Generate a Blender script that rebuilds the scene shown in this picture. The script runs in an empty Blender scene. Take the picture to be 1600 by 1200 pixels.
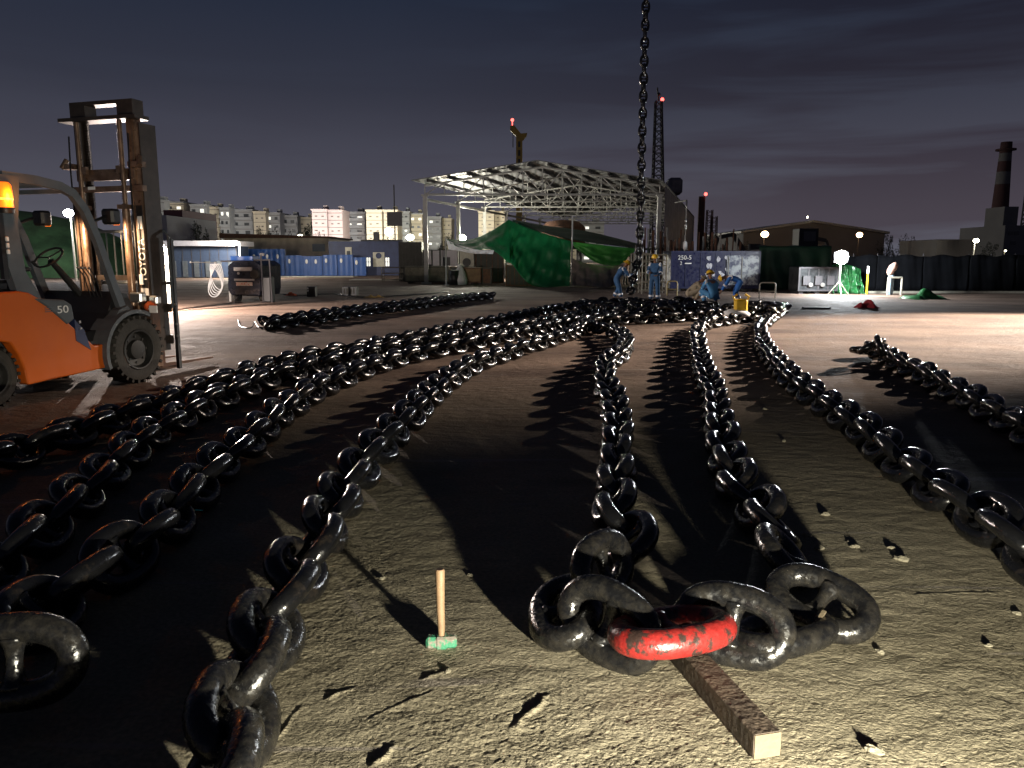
import bpy, bmesh, math, random
import numpy as np
from mathutils import Vector, Matrix, Euler
R = math.radians
random.seed(7)
rng = np.random.default_rng(7)
SC = bpy.context.scene
COL = SC.collection

# ------------------------------------------------------------------ camera
CAM_H = 1.65
PITCH = R(9.3)
F = 1200.0                      # focal length in pixels of the 1600 px wide photograph
cam_d = bpy.data.cameras.new('camera')
cam_d.sensor_width = 36
cam_d.lens = 36 * F / 1600
cam_d.clip_start = 0.05
cam_d.clip_end = 6000
cam = bpy.data.objects.new('camera', cam_d)
cam.location = (0, 0, CAM_H)
cam.rotation_euler = (R(90) - PITCH, 0, 0)
COL.objects.link(cam)
SC.camera = cam

# ------------------------------------------------------------------ world: dusk sky with streaky cloud
w = bpy.data.worlds.new('World')
SC.world = w
w.use_nodes = True
nt = w.node_tree
nt.nodes.clear()
N, Lk = nt.nodes.new, nt.links.new
tc = N('ShaderNodeTexCoord'); sep = N('ShaderNodeSeparateXYZ'); Lk(tc.outputs['Generated'], sep.inputs[0])
ramp = N('ShaderNodeValToRGB'); Lk(sep.outputs['Z'], ramp.inputs[0])
cr = ramp.color_ramp
cr.elements[0].position = 0.0; cr.elements[0].color = (.088, .088, .112, 1)
cr.elements[1].position = 1.0; cr.elements[1].color = (.006, .008, .016, 1)
for p, c in ((.05, (.080, .079, .100, 1)), (.12, (.054, .054, .074, 1)), (.2, (.030, .033, .050, 1)), (.30, (.016, .022, .040, 1)), (.45, (.009, .013, .027, 1))):
    e = cr.elements.new(p); e.color = c
mp = N('ShaderNodeMapping'); mp.inputs['Scale'].default_value = (1.3, 1.3, 12); mp.inputs['Rotation'].default_value = (0, R(-5), 0)
Lk(tc.outputs['Generated'], mp.inputs[0])
nz = N('ShaderNodeTexNoise'); nz.inputs['Scale'].default_value = 1.25; nz.inputs['Detail'].default_value = 5; nz.inputs['Roughness'].default_value = .5
nz.inputs['Distortion'].default_value = .5
Lk(mp.outputs[0], nz.inputs['Vector'])
cl = N('ShaderNodeValToRGB'); Lk(nz.outputs['Fac'], cl.inputs[0])
cl.color_ramp.elements[0].position = .44; cl.color_ramp.elements[0].color = (0, 0, 0, 1)
cl.color_ramp.elements[1].position = .56; cl.color_ramp.elements[1].color = (1, 1, 1, 1)
# the cloud stands to the right of the view
side = N('ShaderNodeMapRange'); Lk(sep.outputs['X'], side.inputs['Value'])
side.inputs['From Min'].default_value = -.15; side.inputs['From Max'].default_value = .35
side.inputs['To Min'].default_value = .12; side.inputs['To Max'].default_value = .85
mul = N('ShaderNodeMath'); mul.operation = 'MULTIPLY'; Lk(cl.outputs['Color'], mul.inputs[0]); Lk(side.outputs[0], mul.inputs[1])
tint = N('ShaderNodeMix'); tint.data_type = 'RGBA'; Lk(mul.outputs[0], tint.inputs['Factor'])
Lk(ramp.outputs['Color'], tint.inputs['A'])
mulc = N('ShaderNodeMix'); mulc.data_type = 'RGBA'; mulc.blend_type = 'MULTIPLY'; mulc.inputs['Factor'].default_value = 1
Lk(ramp.outputs['Color'], mulc.inputs['A']); mulc.inputs['B'].default_value = (.64, .52, .53, 1)
Lk(mulc.outputs['Result'], tint.inputs['B'])
bg = N('ShaderNodeBackground'); Lk(tint.outputs['Result'], bg.inputs['Color']); bg.inputs['Strength'].default_value = 1.15
out = N('ShaderNodeOutputWorld'); Lk(bg.outputs[0], out.inputs['Surface'])

SC.view_settings.view_transform = 'Standard'
SC.view_settings.look = 'None'
SC.view_settings.exposure = 0
SC.view_settings.gamma = 1


def lamp(name, loc, power, col, radius=.1, kind='POINT', target=None, spot=None, blend=.5):
    d = bpy.data.lights.new(name, kind)
    d.energy = power
    d.color = col
    d.shadow_soft_size = radius
    if kind == 'SPOT':
        d.spot_size = R(spot); d.spot_blend = blend
    o = bpy.data.objects.new(name, d)
    o.location = loc
    if target is not None:
        o.rotation_euler = (Vector(target) - Vector(loc)).to_track_quat('-Z', 'Y').to_euler()
    COL.objects.link(o)
    return o


# site lamps that stand beside the frame (their shadows cross the yard)
lamp('near_work_light', (1.17, .60, .37), 1450, (1, .94, .76), .045, 'SPOT', (1.0, 6, .2), 160, .3)
lamp('right_mast_light', (27, 27, 9.0), 165000, (1, .83, .68), .16, 'SPOT', (11.2, 18.6, 0), 30, .9)
lamp('left_site_light', (-11.1, 23.6, 2.05), 6000, (1, .84, .74), .06)


HAZE = 0

# ------------------------------------------------------------------ pixel helpers (photograph pixels)
def ray(px, py):
    dx = (px - 800) / F; dy = -(py - 600) / F
    return Vector((dx, math.cos(PITCH) + dy * math.sin(PITCH), -math.sin(PITCH) + dy * math.cos(PITCH)))


def at(px, py, z=0.0):
    d = ray(px, py); t = (z - CAM_H) / d.z
    return Vector((d.x * t, d.y * t, z))


def P(px, py, Y):
    d = ray(px, py); t = Y / d.y
    return Vector((d.x * t, Y, CAM_H + d.z * t))


# ------------------------------------------------------------------ materials
MATS = {}


def mat(name, col, rough=.6, metal=0.0, var=.25, scale=6, bump=0.0, bscale=40, col2=None, emis=None, estr=0, spec=.5, trans=0, patch=(.45, .6), coat=0, rvar=0, detail=6):
    if name in MATS: return MATS[name]
    m = bpy.data.materials.new(name); m.use_nodes = True
    t = m.node_tree; b = t.nodes['Principled BSDF']
    b.inputs['Roughness'].default_value = rough
    b.inputs['Metallic'].default_value = metal
    b.inputs['Specular IOR Level'].default_value = spec
    b.inputs['Coat Weight'].default_value = coat
    tc = t.nodes.new('ShaderNodeTexCoord')
    n = t.nodes.new('ShaderNodeTexNoise'); n.inputs['Scale'].default_value = scale; n.inputs['Detail'].default_value = detail
    n.inputs['Roughness'].default_value = .65
    t.links.new(tc.outputs['Object'], n.inputs['Vector'])
    r = t.nodes.new('ShaderNodeValToRGB'); t.links.new(n.outputs['Fac'], r.inputs[0])
    e = r.color_ramp.elements
    c2 = col2 if col2 else tuple(c * (1 - var) for c in col)
    c1 = col if col2 else tuple(min(1, c * (1 + var)) for c in col)
    e[0].position = patch[0] if col2 else .3; e[1].position = patch[1] if col2 else .7
    e[0].color = (*c2, 1); e[1].color = (*c1, 1)
    t.links.new(r.outputs['Color'], b.inputs['Base Color'])
    if rvar:
        n3 = t.nodes.new('ShaderNodeTexNoise'); n3.inputs['Scale'].default_value = scale * 2.3; n3.inputs['Detail'].default_value = 5
        t.links.new(tc.outputs['Object'], n3.inputs['Vector'])
        mr = t.nodes.new('ShaderNodeMapRange'); t.links.new(n3.outputs['Fac'], mr.inputs['Value'])
        mr.inputs['From Min'].default_value = .35; mr.inputs['From Max'].default_value = .65
        mr.inputs['To Min'].default_value = max(.05, rough - rvar); mr.inputs['To Max'].default_value = min(1, rough + rvar)
        t.links.new(mr.outputs[0], b.inputs['Roughness'])
    if bump:
        n2 = t.nodes.new('ShaderNodeTexNoise'); n2.inputs['Scale'].default_value = bscale; n2.inputs['Detail'].default_value = 5
        t.links.new(tc.outputs['Object'], n2.inputs['Vector'])
        bp = t.nodes.new('ShaderNodeBump'); bp.inputs['Strength'].default_value = bump; bp.inputs['Distance'].default_value = .02
        t.links.new(n2.outputs['Fac'], bp.inputs['Height']); t.links.new(bp.outputs[0], b.inputs['Normal'])
    if emis:
        b.inputs['Emission Color'].default_value = (*emis, 1); b.inputs['Emission Strength'].default_value = estr
    if trans:
        b.inputs['Transmission Weight'].default_value = trans
    MATS[name] = m
    return m


def corrugated(name, col, pitch=.25, rough=.55, col2=None, depth=.03, axis=0):
    """painted profiled steel: a wave bump across the sheet"""
    if name in MATS: return MATS[name]
    m = mat(name, col, rough, var=.2, scale=1.3, col2=col2)
    t = m.node_tree; b = t.nodes['Principled BSDF']
    tc = t.nodes.new('ShaderNodeTexCoord'); wv = t.nodes.new('ShaderNodeTexWave')
    wv.bands_direction = 'XYZ'[axis]; wv.inputs['Scale'].default_value = .314 / pitch
    t.links.new(tc.outputs['Object'], wv.inputs['Vector'])
    bp = t.nodes.new('ShaderNodeBump'); bp.inputs['Strength'].default_value = .9; bp.inputs['Distance'].default_value = depth
    t.links.new(wv.outputs['Fac'], bp.inputs['Height']); t.links.new(bp.outputs[0], b.inputs['Normal'])
    return m


M = {}
M['chain'] = mat('bitumen_black_paint', (.0055, .0055, .006), .19, scale=9, bump=.22, bscale=30, col2=(.020, .016, .013), patch=(.33, .43), rvar=.10, spec=.62)
M['chain_dusty'] = mat('dusty_black_paint', (.006, .006, .0065), .24, scale=20, bump=.25, bscale=34, col2=(.020, .018, .015), patch=(.50, .36), rvar=.16, spec=.6)
M['chain_dusty'].node_tree.nodes['Color Ramp'].color_ramp.elements[0].position = .33
M['chain_dusty'].node_tree.nodes['Color Ramp'].color_ramp.elements[1].position = .58
for k_ in ('chain', 'chain_dusty'):      # every link its own wear
    t_ = M[k_].node_tree; oi = t_.nodes.new('ShaderNodeObjectInfo'); sc_ = t_.nodes.new('ShaderNodeMath'); sc_.operation = 'MULTIPLY'; sc_.inputs[1].default_value = 37
    t_.links.new(oi.outputs['Random'], sc_.inputs[0])
    for tcn in [n_ for n_ in t_.nodes if n_.type == 'TEX_COORD']:
        for l_ in list(tcn.outputs['Object'].links):
            va = t_.nodes.new('ShaderNodeVectorMath'); va.operation = 'ADD'; to = l_.to_socket
            t_.links.new(tcn.outputs['Object'], va.inputs[0]); t_.links.new(sc_.outputs[0], va.inputs[1]); t_.links.new(va.outputs[0], to)
M['chain_red'] = mat('worn_red_paint_on_black', (.20, .015, .013), .34, scale=16, bump=.25, bscale=40, col2=(.03, .018, .015), patch=(.42, .49), rvar=.12)
M['orange'] = mat('orange_machine_paint', (.58, .115, .010), .38, scale=1.4, col2=(.50, .095, .010), patch=(.3, .7), rvar=.06, spec=.35)
M['grey_paint'] = mat('dark_grey_machine_paint', (.075, .085, .095), .42, scale=5, var=.25, rvar=.1)
M['guard'] = mat('grey_guard_paint', (.085, .10, .115), .4, scale=5, var=.2, rvar=.1)
M['black'] = mat('black_plastic', (.012, .012, .013), .45, scale=8, var=.3)
M['rubber'] = mat('dusty_tyre_rubber', (.035, .031, .026), .85, scale=7, var=.35, bump=.3)
M['rim'] = mat('dirty_rim_steel', (.022, .021, .019), .6, scale=9, var=.3, metal=.3)
M['mast'] = mat('greasy_mast_steel', (.30, .20, .14), .38, scale=5, metal=.55, col2=(.12, .07, .045), patch=(.3, .65), rvar=.12)
M['mast_dark'] = mat('dark_mast_channel', (.055, .042, .035), .5, scale=6, metal=.3, var=.4)
M['steel'] = mat('bare_steel', (.45, .45, .44), .32, metal=.9, scale=9, var=.15)
M['white'] = mat('white_decal', (.75, .74, .72), .5, var=.05)
M['reflector'] = mat('white_reflector', (.85, .85, .85), .3, var=.05)
M['rust'] = mat('rusty_brown_steel', (.17, .075, .04), .8, scale=5, col2=(.07, .04, .03), patch=(.35, .65))
M['amber'] = mat('amber_beacon_glass', (.9, .25, .02), .3, emis=(1, .17, .01), estr=1.3)
M['amber_hot'] = mat('amber_beacon_bulb', (.9, .4, .05), .3, emis=(1, .36, .05), estr=2.6)
M['galv'] = mat('galvanised_white_steel', (.31, .31, .295), .5, scale=2, var=.18, rvar=.1)
M['roof'] = corrugated('pale_roof_sheet', (.115, .118, .122), .4)
M['cladding'] = corrugated('mauve_wall_cladding', (.16, .14, .17), .35, col2=(.08, .07, .09), axis=1)
M['cream_sheet'] = corrugated('cream_corrugated_sheet', (.55, .46, .33), 1.1, depth=.08)
M['blue_sheet'] = corrugated('blue_panel_paint', (.012, .07, .27), .5, rough=.45, depth=.03)
M['blue_cabin'] = mat('navy_cabin_paint', (.020, .030, .085), .5, scale=1.5, var=.3)
M['khaki'] = mat('khaki_worn_box_paint', (.20, .19, .135), .7, scale=2.2, col2=(.10, .095, .065), patch=(.38, .6))
M['ply'] = mat('weathered_plywood', (.27, .17, .095), .8, scale=2.5, col2=(.16, .10, .06), patch=(.35, .62))
M['dark_olive'] = mat('dark_olive_steel', (.045, .045, .036), .6, scale=3, var=.35)
M['pale_panel'] = mat('pale_container_panel', (.62, .58, .62), .5, scale=3, var=.08)
M['tarp'] = mat('green_tarpaulin', (.012, .22, .065), .42, scale=3, col2=(.010, .16, .048), patch=(.3, .7), bump=.15, bscale=2.5, rvar=.1)
M['tarp_light'] = mat('bright_green_tarpaulin', (.08, .40, .06), .42, scale=3, var=.2, bump=.2, bscale=3)
M['tarp_dark'] = mat('dark_green_tarpaulin', (.010, .045, .022), .6, scale=2, var=.35, bump=.8, bscale=2)
M['tarp_grey'] = mat('grey_canvas', (.33, .28, .23), .75, scale=3, col2=(.20, .17, .14), patch=(.3, .7), bump=.8, bscale=3)
M['tarp_white'] = mat('white_tarpaulin_lining', (.70, .73, .74), .6, scale=3, var=.1, bump=.5, bscale=4)
M['screen'] = mat('black_shade_net', (.004, .0045, .006), .9, scale=.6, var=.5, bump=.8, bscale=1.5, spec=.08)
M['skin'] = mat('brown_skin', (.20, .095, .055), .6, scale=9, var=.1)
M['overall'] = mat('blue_coverall_cloth', (.025, .085, .20), .85, scale=5, var=.3, bump=.8, bscale=9)
M['overall_bright'] = mat('bright_blue_coverall_cloth', (.03, .16, .52), .8, scale=5, var=.2, bump=.8, bscale=9)
M['overall_light'] = mat('faded_blue_coverall_cloth', (.07, .24, .48), .85, scale=5, var=.2, bump=.8, bscale=9)
M['khaki_cloth'] = mat('khaki_work_cloth', (.34, .29, .21), .9, scale=5, var=.2, bump=.8, bscale=9)
M['band'] = mat('silver_reflective_band', (.8, .82, .85), .35, var=.05)
M['helmet'] = mat('yellow_hard_hat', (.80, .50, .03), .3, var=.06)
M['boots'] = mat('black_work_boot', (.015, .013, .012), .5, var=.3)
M['wood'] = mat('sawn_timber', (.10, .072, .050), .75, scale=7, col2=(.045, .033, .024), patch=(.35, .62), bump=.5, bscale=40)
M['wood_end'] = mat('cut_timber_end', (.125, .098, .06), .8, scale=18, var=.15, bump=.3)
M['handle'] = mat('hammer_handle_wood', (.25, .16, .09), .6, scale=14, var=.25)
M['hammer'] = mat('chipped_green_hammer_paint', (.04, .20, .11), .5, scale=26, col2=(.19, .17, .14), patch=(.44, .52), bump=.3)
M['yellow'] = mat('yellow_safety_paint', (.75, .47, .02), .4, var=.1)
M['rack_tube'] = mat('worn_rack_tube', (.14, .12, .09), .6, metal=.2, var=.3)
M['rail'] = mat('grey_rail_tube', (.42, .40, .33), .45, metal=.2, var=.2)
M['flat_grey'] = mat('flat_render_grey', (.34, .35, .36), .8, scale=.08, var=.08)
M['flat_pink'] = mat('flat_render_pink', (.62, .50, .50), .8, scale=.08, var=.05)
M['flat_cream'] = mat('flat_render_cream', (.60, .54, .42), .8, scale=.08, var=.05)
M['flat_line'] = mat('flat_floor_band', (.16, .14, .13), .8, var=.1)
M['window_dark'] = mat('dark_window', (.05, .055, .06), .3, var=.1)
M['window_lit'] = mat('lit_window', (.8, .8, .75), .5, emis=(1, .98, .86), estr=.95)
M['maroon'] = mat('maroon_wall', (.17, .075, .085), .8, scale=.2, var=.15)
M['foliage'] = mat('dark_leaves', (.030, .042, .026), .8, scale=.8, var=.5)
M['bark'] = mat('bark', (.06, .045, .035), .9, var=.3)
M['crane_yellow'] = mat('yellow_crane_paint', (.42, .27, .05), .5, scale=.5, var=.3)
M['lattice'] = mat('dark_lattice_steel', (.035, .032, .036), .6, var=.2)
M['red_lamp'] = mat('red_warning_lamp', (.8, .05, .05), .4, emis=(1, .10, .08), estr=5)
M['lamp_white'] = mat('floodlight_glass', (1, 1, 1), .4, emis=(.93, .97, 1), estr=90)
M['lamp_warm'] = mat('sodium_lamp_glass', (1, .8, .5), .4, emis=(1, .62, .28), estr=28)
M['lamp_cream'] = mat('street_lamp_glass', (1, 1, .8), .4, emis=(1, .93, .66), estr=22)
M['stack_red'] = mat('chimney_red_brick', (.06, .026, .026), .85, scale=.3, var=.25)
M['stack_white'] = mat('chimney_pale_band', (.13, .125, .125), .85, scale=.3, var=.2)
M['shed_grey'] = mat('warehouse_wall', (.15, .145, .145), .8, scale=.1, var=.15)
M['teal'] = mat('teal_tape', (.05, .75, .60), .5, var=.05)
M['red_cloth'] = mat('dark_red_cloth', (.30, .02, .03), .8, scale=9, var=.35, bump=.8, bscale=8)
M['orange_cloth'] = mat('orange_cloth', (.75, .13, .03), .8, scale=9, var=.25)
M['tan_cloth'] = mat('ochre_cloth', (.45, .28, .08), .8, scale=9, var=.25)
M['hose'] = mat('white_hose', (.34, .34, .34), .4, var=.1)
M['green_plastic'] = mat('shiny_green_plastic_sheet', (.012, .075, .022), .28, scale=6, var=.5, bump=.7, bscale=9)  # the sheet's own green, no emission
M['plate'] = mat('red_notice_plate', (.55, .12, .07), .6, scale=24, col2=(.60, .50, .42), patch=(.50, .56))
M['stone'] = mat('mortar_crumb', (.20, .18, .13), .9, scale=30, var=.25, bump=.8)


# ------------------------------------------------------------------ mesh builder
class MB:
    def __init__(s):
        s.v = []; s.f = []

    def add(s, vs, fs):
        b = len(s.v)
        s.v += [tuple(v) for v in vs]
        s.f += [tuple(i + b for i in f) for f in fs]

    def box(s, c, d, rot=None, bev=0):
        c = Vector(c); x, y, z = d[0] / 2, d[1] / 2, d[2] / 2
        if bev:
            vs = []
            for sx in (-1, 1):
                for sy in (-1, 1):
                    for sz in (-1, 1):
                        vs.append(((x - bev) * sx, (y - bev) * sy, z * sz))
                        vs.append(((x - bev) * sx, y * sy, (z - bev) * sz))
                        vs.append((x * sx, (y - bev) * sy, (z - bev) * sz))
            bm = bmesh.new()
            for q in vs: bm.verts.new(q)
            bmesh.ops.convex_hull(bm, input=bm.verts)
            bm.verts.index_update()
            pv = [v.co.copy() for v in bm.verts]; pf = [[v.index for v in f.verts] for f in bm.faces]
            bm.free()
        else:
            pv = [Vector((x * a, y * b, z * e)) for a in (-1, 1) for b in (-1, 1) for e in (-1, 1)]
            pf = [(0, 1, 3, 2), (4, 6, 7, 5), (0, 4, 5, 1), (2, 3, 7, 6), (0, 2, 6, 4), (1, 5, 7, 3)]
        if rot is not None:
            m = rot if isinstance(rot, Matrix) else Euler(rot).to_matrix()
            pv = [m @ p for p in pv]
        s.add([p + c for p in pv], pf)
        return s

    def span(s, a, b):
        a, b = Vector(a), Vector(b)
        return s.box((a + b) / 2, [abs(q) for q in (b - a)])

    def tube(s, pts, r, n=8, closed=False, cap=True):
        pts = [Vector(p) for p in pts]; k = len(pts)
        rs = r if isinstance(r, (list, tuple)) else [r] * k
        vs = []; up = None
        for i, p in enumerate(pts):
            if closed: t = pts[(i + 1) % k] - pts[i - 1]
            else: t = pts[min(i + 1, k - 1)] - pts[max(i - 1, 0)]
            t = t.normalized() if t.length > 1e-9 else Vector((0, 0, 1))
            if up is None: up = t.orthogonal().normalized()
            up = (up - t * up.dot(t))
            up = up.normalized() if up.length > 1e-6 else t.orthogonal().normalized()
            sd = t.cross(up)
            for j in range(n):
                a = 2 * math.pi * j / n
                vs.append(p + (up * math.cos(a) + sd * math.sin(a)) * rs[i])
        fs = []
        for i in range(k if closed else k - 1):
            for j in range(n):
                a, b = i * n + j, i * n + (j + 1) % n
                c, d = ((i + 1) % k) * n + (j + 1) % n, ((i + 1) % k) * n + j
                fs.append((a, b, c, d))
        if cap and not closed:
            fs.append(tuple(reversed(range(n)))); fs.append(tuple(range((k - 1) * n, k * n)))
        s.add(vs, fs)
        return s

    def bar(s, a, b, wd, h=None):
        """square bar from a to b"""
        a, b = Vector(a), Vector(b); t = b - a
        q = t.to_track_quat('X', 'Z').to_matrix()
        return s.box((a + b) / 2, (t.length, wd, h or wd), q)

    def prism(s, prof, y0, y1):
        """profile in x,z extruded along y"""
        n = len(prof)
        vs = [(x, y0, z) for x, z in prof] + [(x, y1, z) for x, z in prof]
        fs = [tuple(range(n)), tuple(reversed(range(n, 2 * n)))]
        for i in range(n):
            j = (i + 1) % n
            fs.append((i, i + n, j + n, j))
        s.add(vs, fs)
        return s

    def lathe(s, prof, c, axis='Z', n=24, ring=False, cap0=True):
        """prof: (r, h) pairs round an axis through c"""
        c = Vector(c); vs = []
        for r, h in prof:
            for j in range(n):
                a = 2 * math.pi * j / n; x, y = r * math.cos(a), r * math.sin(a)
                q = {'Z': (x, y, h), 'Y': (x, h, y), 'X': (h, x, y)}[axis]
                vs.append(c + Vector(q))
        fs = []
        K = len(prof)
        for i in range(K if ring else K - 1):
            for j in range(n):
                i2 = (i + 1) % K
                fs.append((i * n + j, i * n + (j + 1) % n, i2 * n + (j + 1) % n, i2 * n + j))
        if not ring and cap0: fs.append(tuple(range(n)))
        if not ring: fs.append(tuple(reversed(range((len(prof) - 1) * n, len(prof) * n))))
        s.add(vs, fs)
        return s

    def ball(s, c, r, n=12, m=8):
        prof = [(max(1e-4, math.sin(math.pi * i / m)), -math.cos(math.pi * i / m)) for i in range(m + 1)]
        r = r if isinstance(r, (tuple, list)) else (r, r, r)
        b = len(s.v)
        s.lathe(prof, (0, 0, 0), 'Z', n)
        for i in range(b, len(s.v)):
            v = s.v[i]; s.v[i] = (v[0] * r[0] + c[0], v[1] * r[1] + c[1], v[2] * r[2] + c[2])
        return s

    def build(s, name, m, parent=None, smooth=False, loc=None):
        me = bpy.data.meshes.new(name)
        me.from_pydata(s.v, [], s.f)
        bm = bmesh.new(); bm.from_mesh(me)
        bmesh.ops.recalc_face_normals(bm, faces=bm.faces)
        bm.to_mesh(me); bm.free()
        me.materials.append(m)
        if smooth:
            me.shade_smooth()
            if smooth != 'full':
                try: me.set_sharp_from_angle(angle=R(35))
                except Exception: pass
        o = bpy.data.objects.new(name, me)
        COL.objects.link(o)
        if parent is not None: o.parent = parent
        if loc is not None: o.location = loc
        return o


def tag(o, label, cat, group=None, kind=None):
    if label: o['label'] = label
    if cat: o['category'] = cat
    if group: o['group'] = group
    if kind: o['kind'] = kind
    return o


def thing(name, label, cat, loc=(0, 0, 0), rz=0, group=None):
    o = bpy.data.objects.new(name, None)
    o.empty_display_size = .2
    COL.objects.link(o); o.location = loc; o.rotation_euler = (0, 0, rz)
    return tag(o, label, cat, group)


def text(name, s, size, m, parent, mw, ext=.003):
    cu = bpy.data.curves.new(name, 'FONT')
    cu.body = s; cu.size = size; cu.extrude = ext; cu.align_x = 'CENTER'; cu.align_y = 'CENTER'
    tmp = bpy.data.objects.new(name + '_tmp', cu); COL.objects.link(tmp)
    dg = bpy.context.evaluated_depsgraph_get()
    me = bpy.data.meshes.new_from_object(tmp.evaluated_get(dg))
    bpy.data.objects.remove(tmp)
    me.transform(mw)
    me.materials.clear(); me.materials.append(m)
    o = bpy.data.objects.new(name, me); COL.objects.link(o)
    if parent is not None: o.parent = parent
    return o


# ------------------------------------------------------------------ numpy noise
def vnoise(x, y, seed=0):
    r = np.random.default_rng(seed); T = r.random((256, 256))
    xi = np.floor(x).astype(int); yi = np.floor(y).astype(int)
    fx = x - xi; fy = y - yi
    fx = fx * fx * (3 - 2 * fx); fy = fy * fy * (3 - 2 * fy)
    a = T[xi % 256, yi % 256]; b = T[(xi + 1) % 256, yi % 256]
    c = T[xi % 256, (yi + 1) % 256]; d = T[(xi + 1) % 256, (yi + 1) % 256]
    return (a * (1 - fx) + b * fx) * (1 - fy) + (c * (1 - fx) + d * fx) * fy - .5


# ------------------------------------------------------------------ ground: one sheet out to the horizon
def make_ground():
    rr = [0.02]
    while rr[-1] < 1.7: rr.append(rr[-1] * 1.25 + .01)
    while rr[-1] < 9: rr.append(rr[-1] * 1.0026)
    while rr[-1] < 20: rr.append(rr[-1] * 1.008)
    while rr[-1] < 4500: rr.append(rr[-1] * 1.07)
    rr = np.array(rr)
    an = np.concatenate([np.linspace(-R(42), R(42), 780), np.linspace(R(42), R(318), 70)[1:-1]])
    nr, na = len(rr), len(an)
    rg, ag = np.meshgrid(rr, an, indexing='ij')
    x = rg * np.sin(ag); y = rg * np.cos(ag)
    h = np.zeros_like(x)
    # trowelled, worm-like crust; stretched along one direction
    c, s_ = math.cos(.5), math.sin(.5)
    u = x * c + y * s_; v = -x * s_ + y * c
    wx = vnoise(u * 3, v * 3, 1) * .5; wy = vnoise(u * 3, v * 3, 2) * .5
    n1 = vnoise(u * 38 + wx * 8, v * 62 + wy * 8, 3)
    n2 = vnoise(u * 85 + wx * 9, v * 120 + wy * 9, 4)
    n3 = vnoise(u * 9 + wx * 3, v * 15 + wy * 3, 5)
    n4 = vnoise(x * 1.3, y * 1.3, 6)
    rough = np.clip(.35 + 1.6 * (vnoise(x * .9, y * .9, 7) + .25), .15, 1.0)
    h += (-np.abs(n1) * .0056 - np.abs(n2) * .0036) * rough + n3 * .0030 + n4 * .008
    fade = np.clip((13 - rg) / 9, 0, 1) ** 1.2
    h *= fade
    # gouges: a raised lip with a hollow beside it
    for (x0, y0), (x1, y1), wd, hh in (((800, 1138), (868, 1082), .020, .022), ((505, 1098), (560, 1072), .016, .016), ((585, 1200), (622, 1160), .022, .024),
                                       ((655, 1062), (704, 1048), .012, .013), ((1385, 850), (1412, 880), .020, .026), ((1325, 842), (1340, 862), .020, .024),
                                       ((1255, 830), (1290, 858), .020, .018), ((425, 1165), (470, 1100), .012, .010), ((1380, 930), (1600, 925), .010, .008),
                                       ((700, 560), (1100, 640), .012, .004), ((1235, 585), (1500, 780), .014, .004), ((560, 1130), (690, 1075), .010, .007)):
        a = at(x0, y0); b = at(x1, y1); d = (b - a); L = d.length; d = d / L
        t = (x - a.x) * d.x + (y - a.y) * d.y
        q = -(x - a.x) * d.y + (y - a.y) * d.x
        wob = vnoise(t * 13 + 5, t * 0 + x0, 9) * wd * 1.8 + vnoise(t * 40, t * 0 + y0, 19) * wd * .4
        env = np.clip(t / (L * .25), 0, 1) * np.clip((L - t) / (L * .25), 0, 1)
        env = env * (.3 + 1.2 * (vnoise(t * 22, t * 0 + y0, 8) + .5)) * .42
        q = q - wob
        h += env * (hh * np.exp(-(q / wd) ** 2 * 3) - hh * .8 * np.exp(-((q - wd * 1.1) / wd) ** 2 * 3))
    co = np.stack([x, y, h], -1).reshape(-1, 3)
    idx = np.arange(nr * na).reshape(nr, na)
    nxt = np.roll(idx, -1, axis=1)
    q = np.stack([idx[:-1], idx[1:], nxt[1:], nxt[:-1]], -1).reshape(-1, 4)
    nq = len(q)
    me = bpy.data.meshes.new('yard_ground')
    me.vertices.add(len(co) + 1); me.vertices.foreach_set('co', np.append(co.ravel(), (0, 0, 0)).astype(np.float32))
    tri = np.stack([idx[0], nxt[0], np.full(na, len(co))], -1)
    me.loops.add(nq * 4 + na * 3)
    me.loops.foreach_set('vertex_index', np.concatenate([q.ravel(), tri.ravel()]).astype(np.int32))
    me.polygons.add(nq + na)
    me.polygons.foreach_set('loop_start', np.concatenate([np.arange(nq) * 4, nq * 4 + np.arange(na) * 3]).astype(np.int32))
    me.polygons.foreach_set('use_smooth', np.ones(nq + na, bool))
    me.update(calc_edges=True); me.validate()
    # material
    m = bpy.data.materials.new('worn_concrete_and_earth'); m.use_nodes = True
    t = m.node_tree; b = t.nodes['Principled BSDF']; NN = t.nodes.new; LL = t.links.new
    g = NN('ShaderNodeNewGeometry')

    def noise(sc, det, scale=(1, 1, 1), rot=0, dist=0):
        mp = NN('ShaderNodeMapping'); mp.inputs['Scale'].default_value = scale; mp.inputs['Rotation'].default_value = (0, 0, rot)
        LL(g.outputs['Position'], mp.inputs[0])
        n = NN('ShaderNodeTexNoise'); n.inputs['Scale'].default_value = sc; n.inputs['Detail'].default_value = det; n.inputs['Distortion'].default_value = dist
        LL(mp.outputs[0], n.inputs['Vector'])
        return n.outputs['Fac']

    def mix(f, a, b_, blend='MIX'):
        x = NN('ShaderNodeMix'); x.data_type = 'RGBA'; x.blend_type = blend
        for k, v_ in (('Factor', f), ('A', a), ('B', b_)):
            if isinstance(v_, (tuple, float, int)): x.inputs[k].default_value = v_
            else: LL(v_, x.inputs[k])
        return x.outputs['Result']

    def rampf(f, p0, p1, c0=(0, 0, 0, 1), c1=(1, 1, 1, 1)):
        r = NN('ShaderNodeValToRGB'); LL(f, r.inputs[0])
        r.color_ramp.elements[0].position = p0; r.color_ramp.elements[0].color = c0
        r.color_ramp.elements[1].position = p1; r.color_ramp.elements[1].color = c1
        return r.outputs['Color']
    base = rampf(noise(.55, 6), .3, .7, (.19, .165, .110, 1), (.34, .30, .215, 1))
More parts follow.
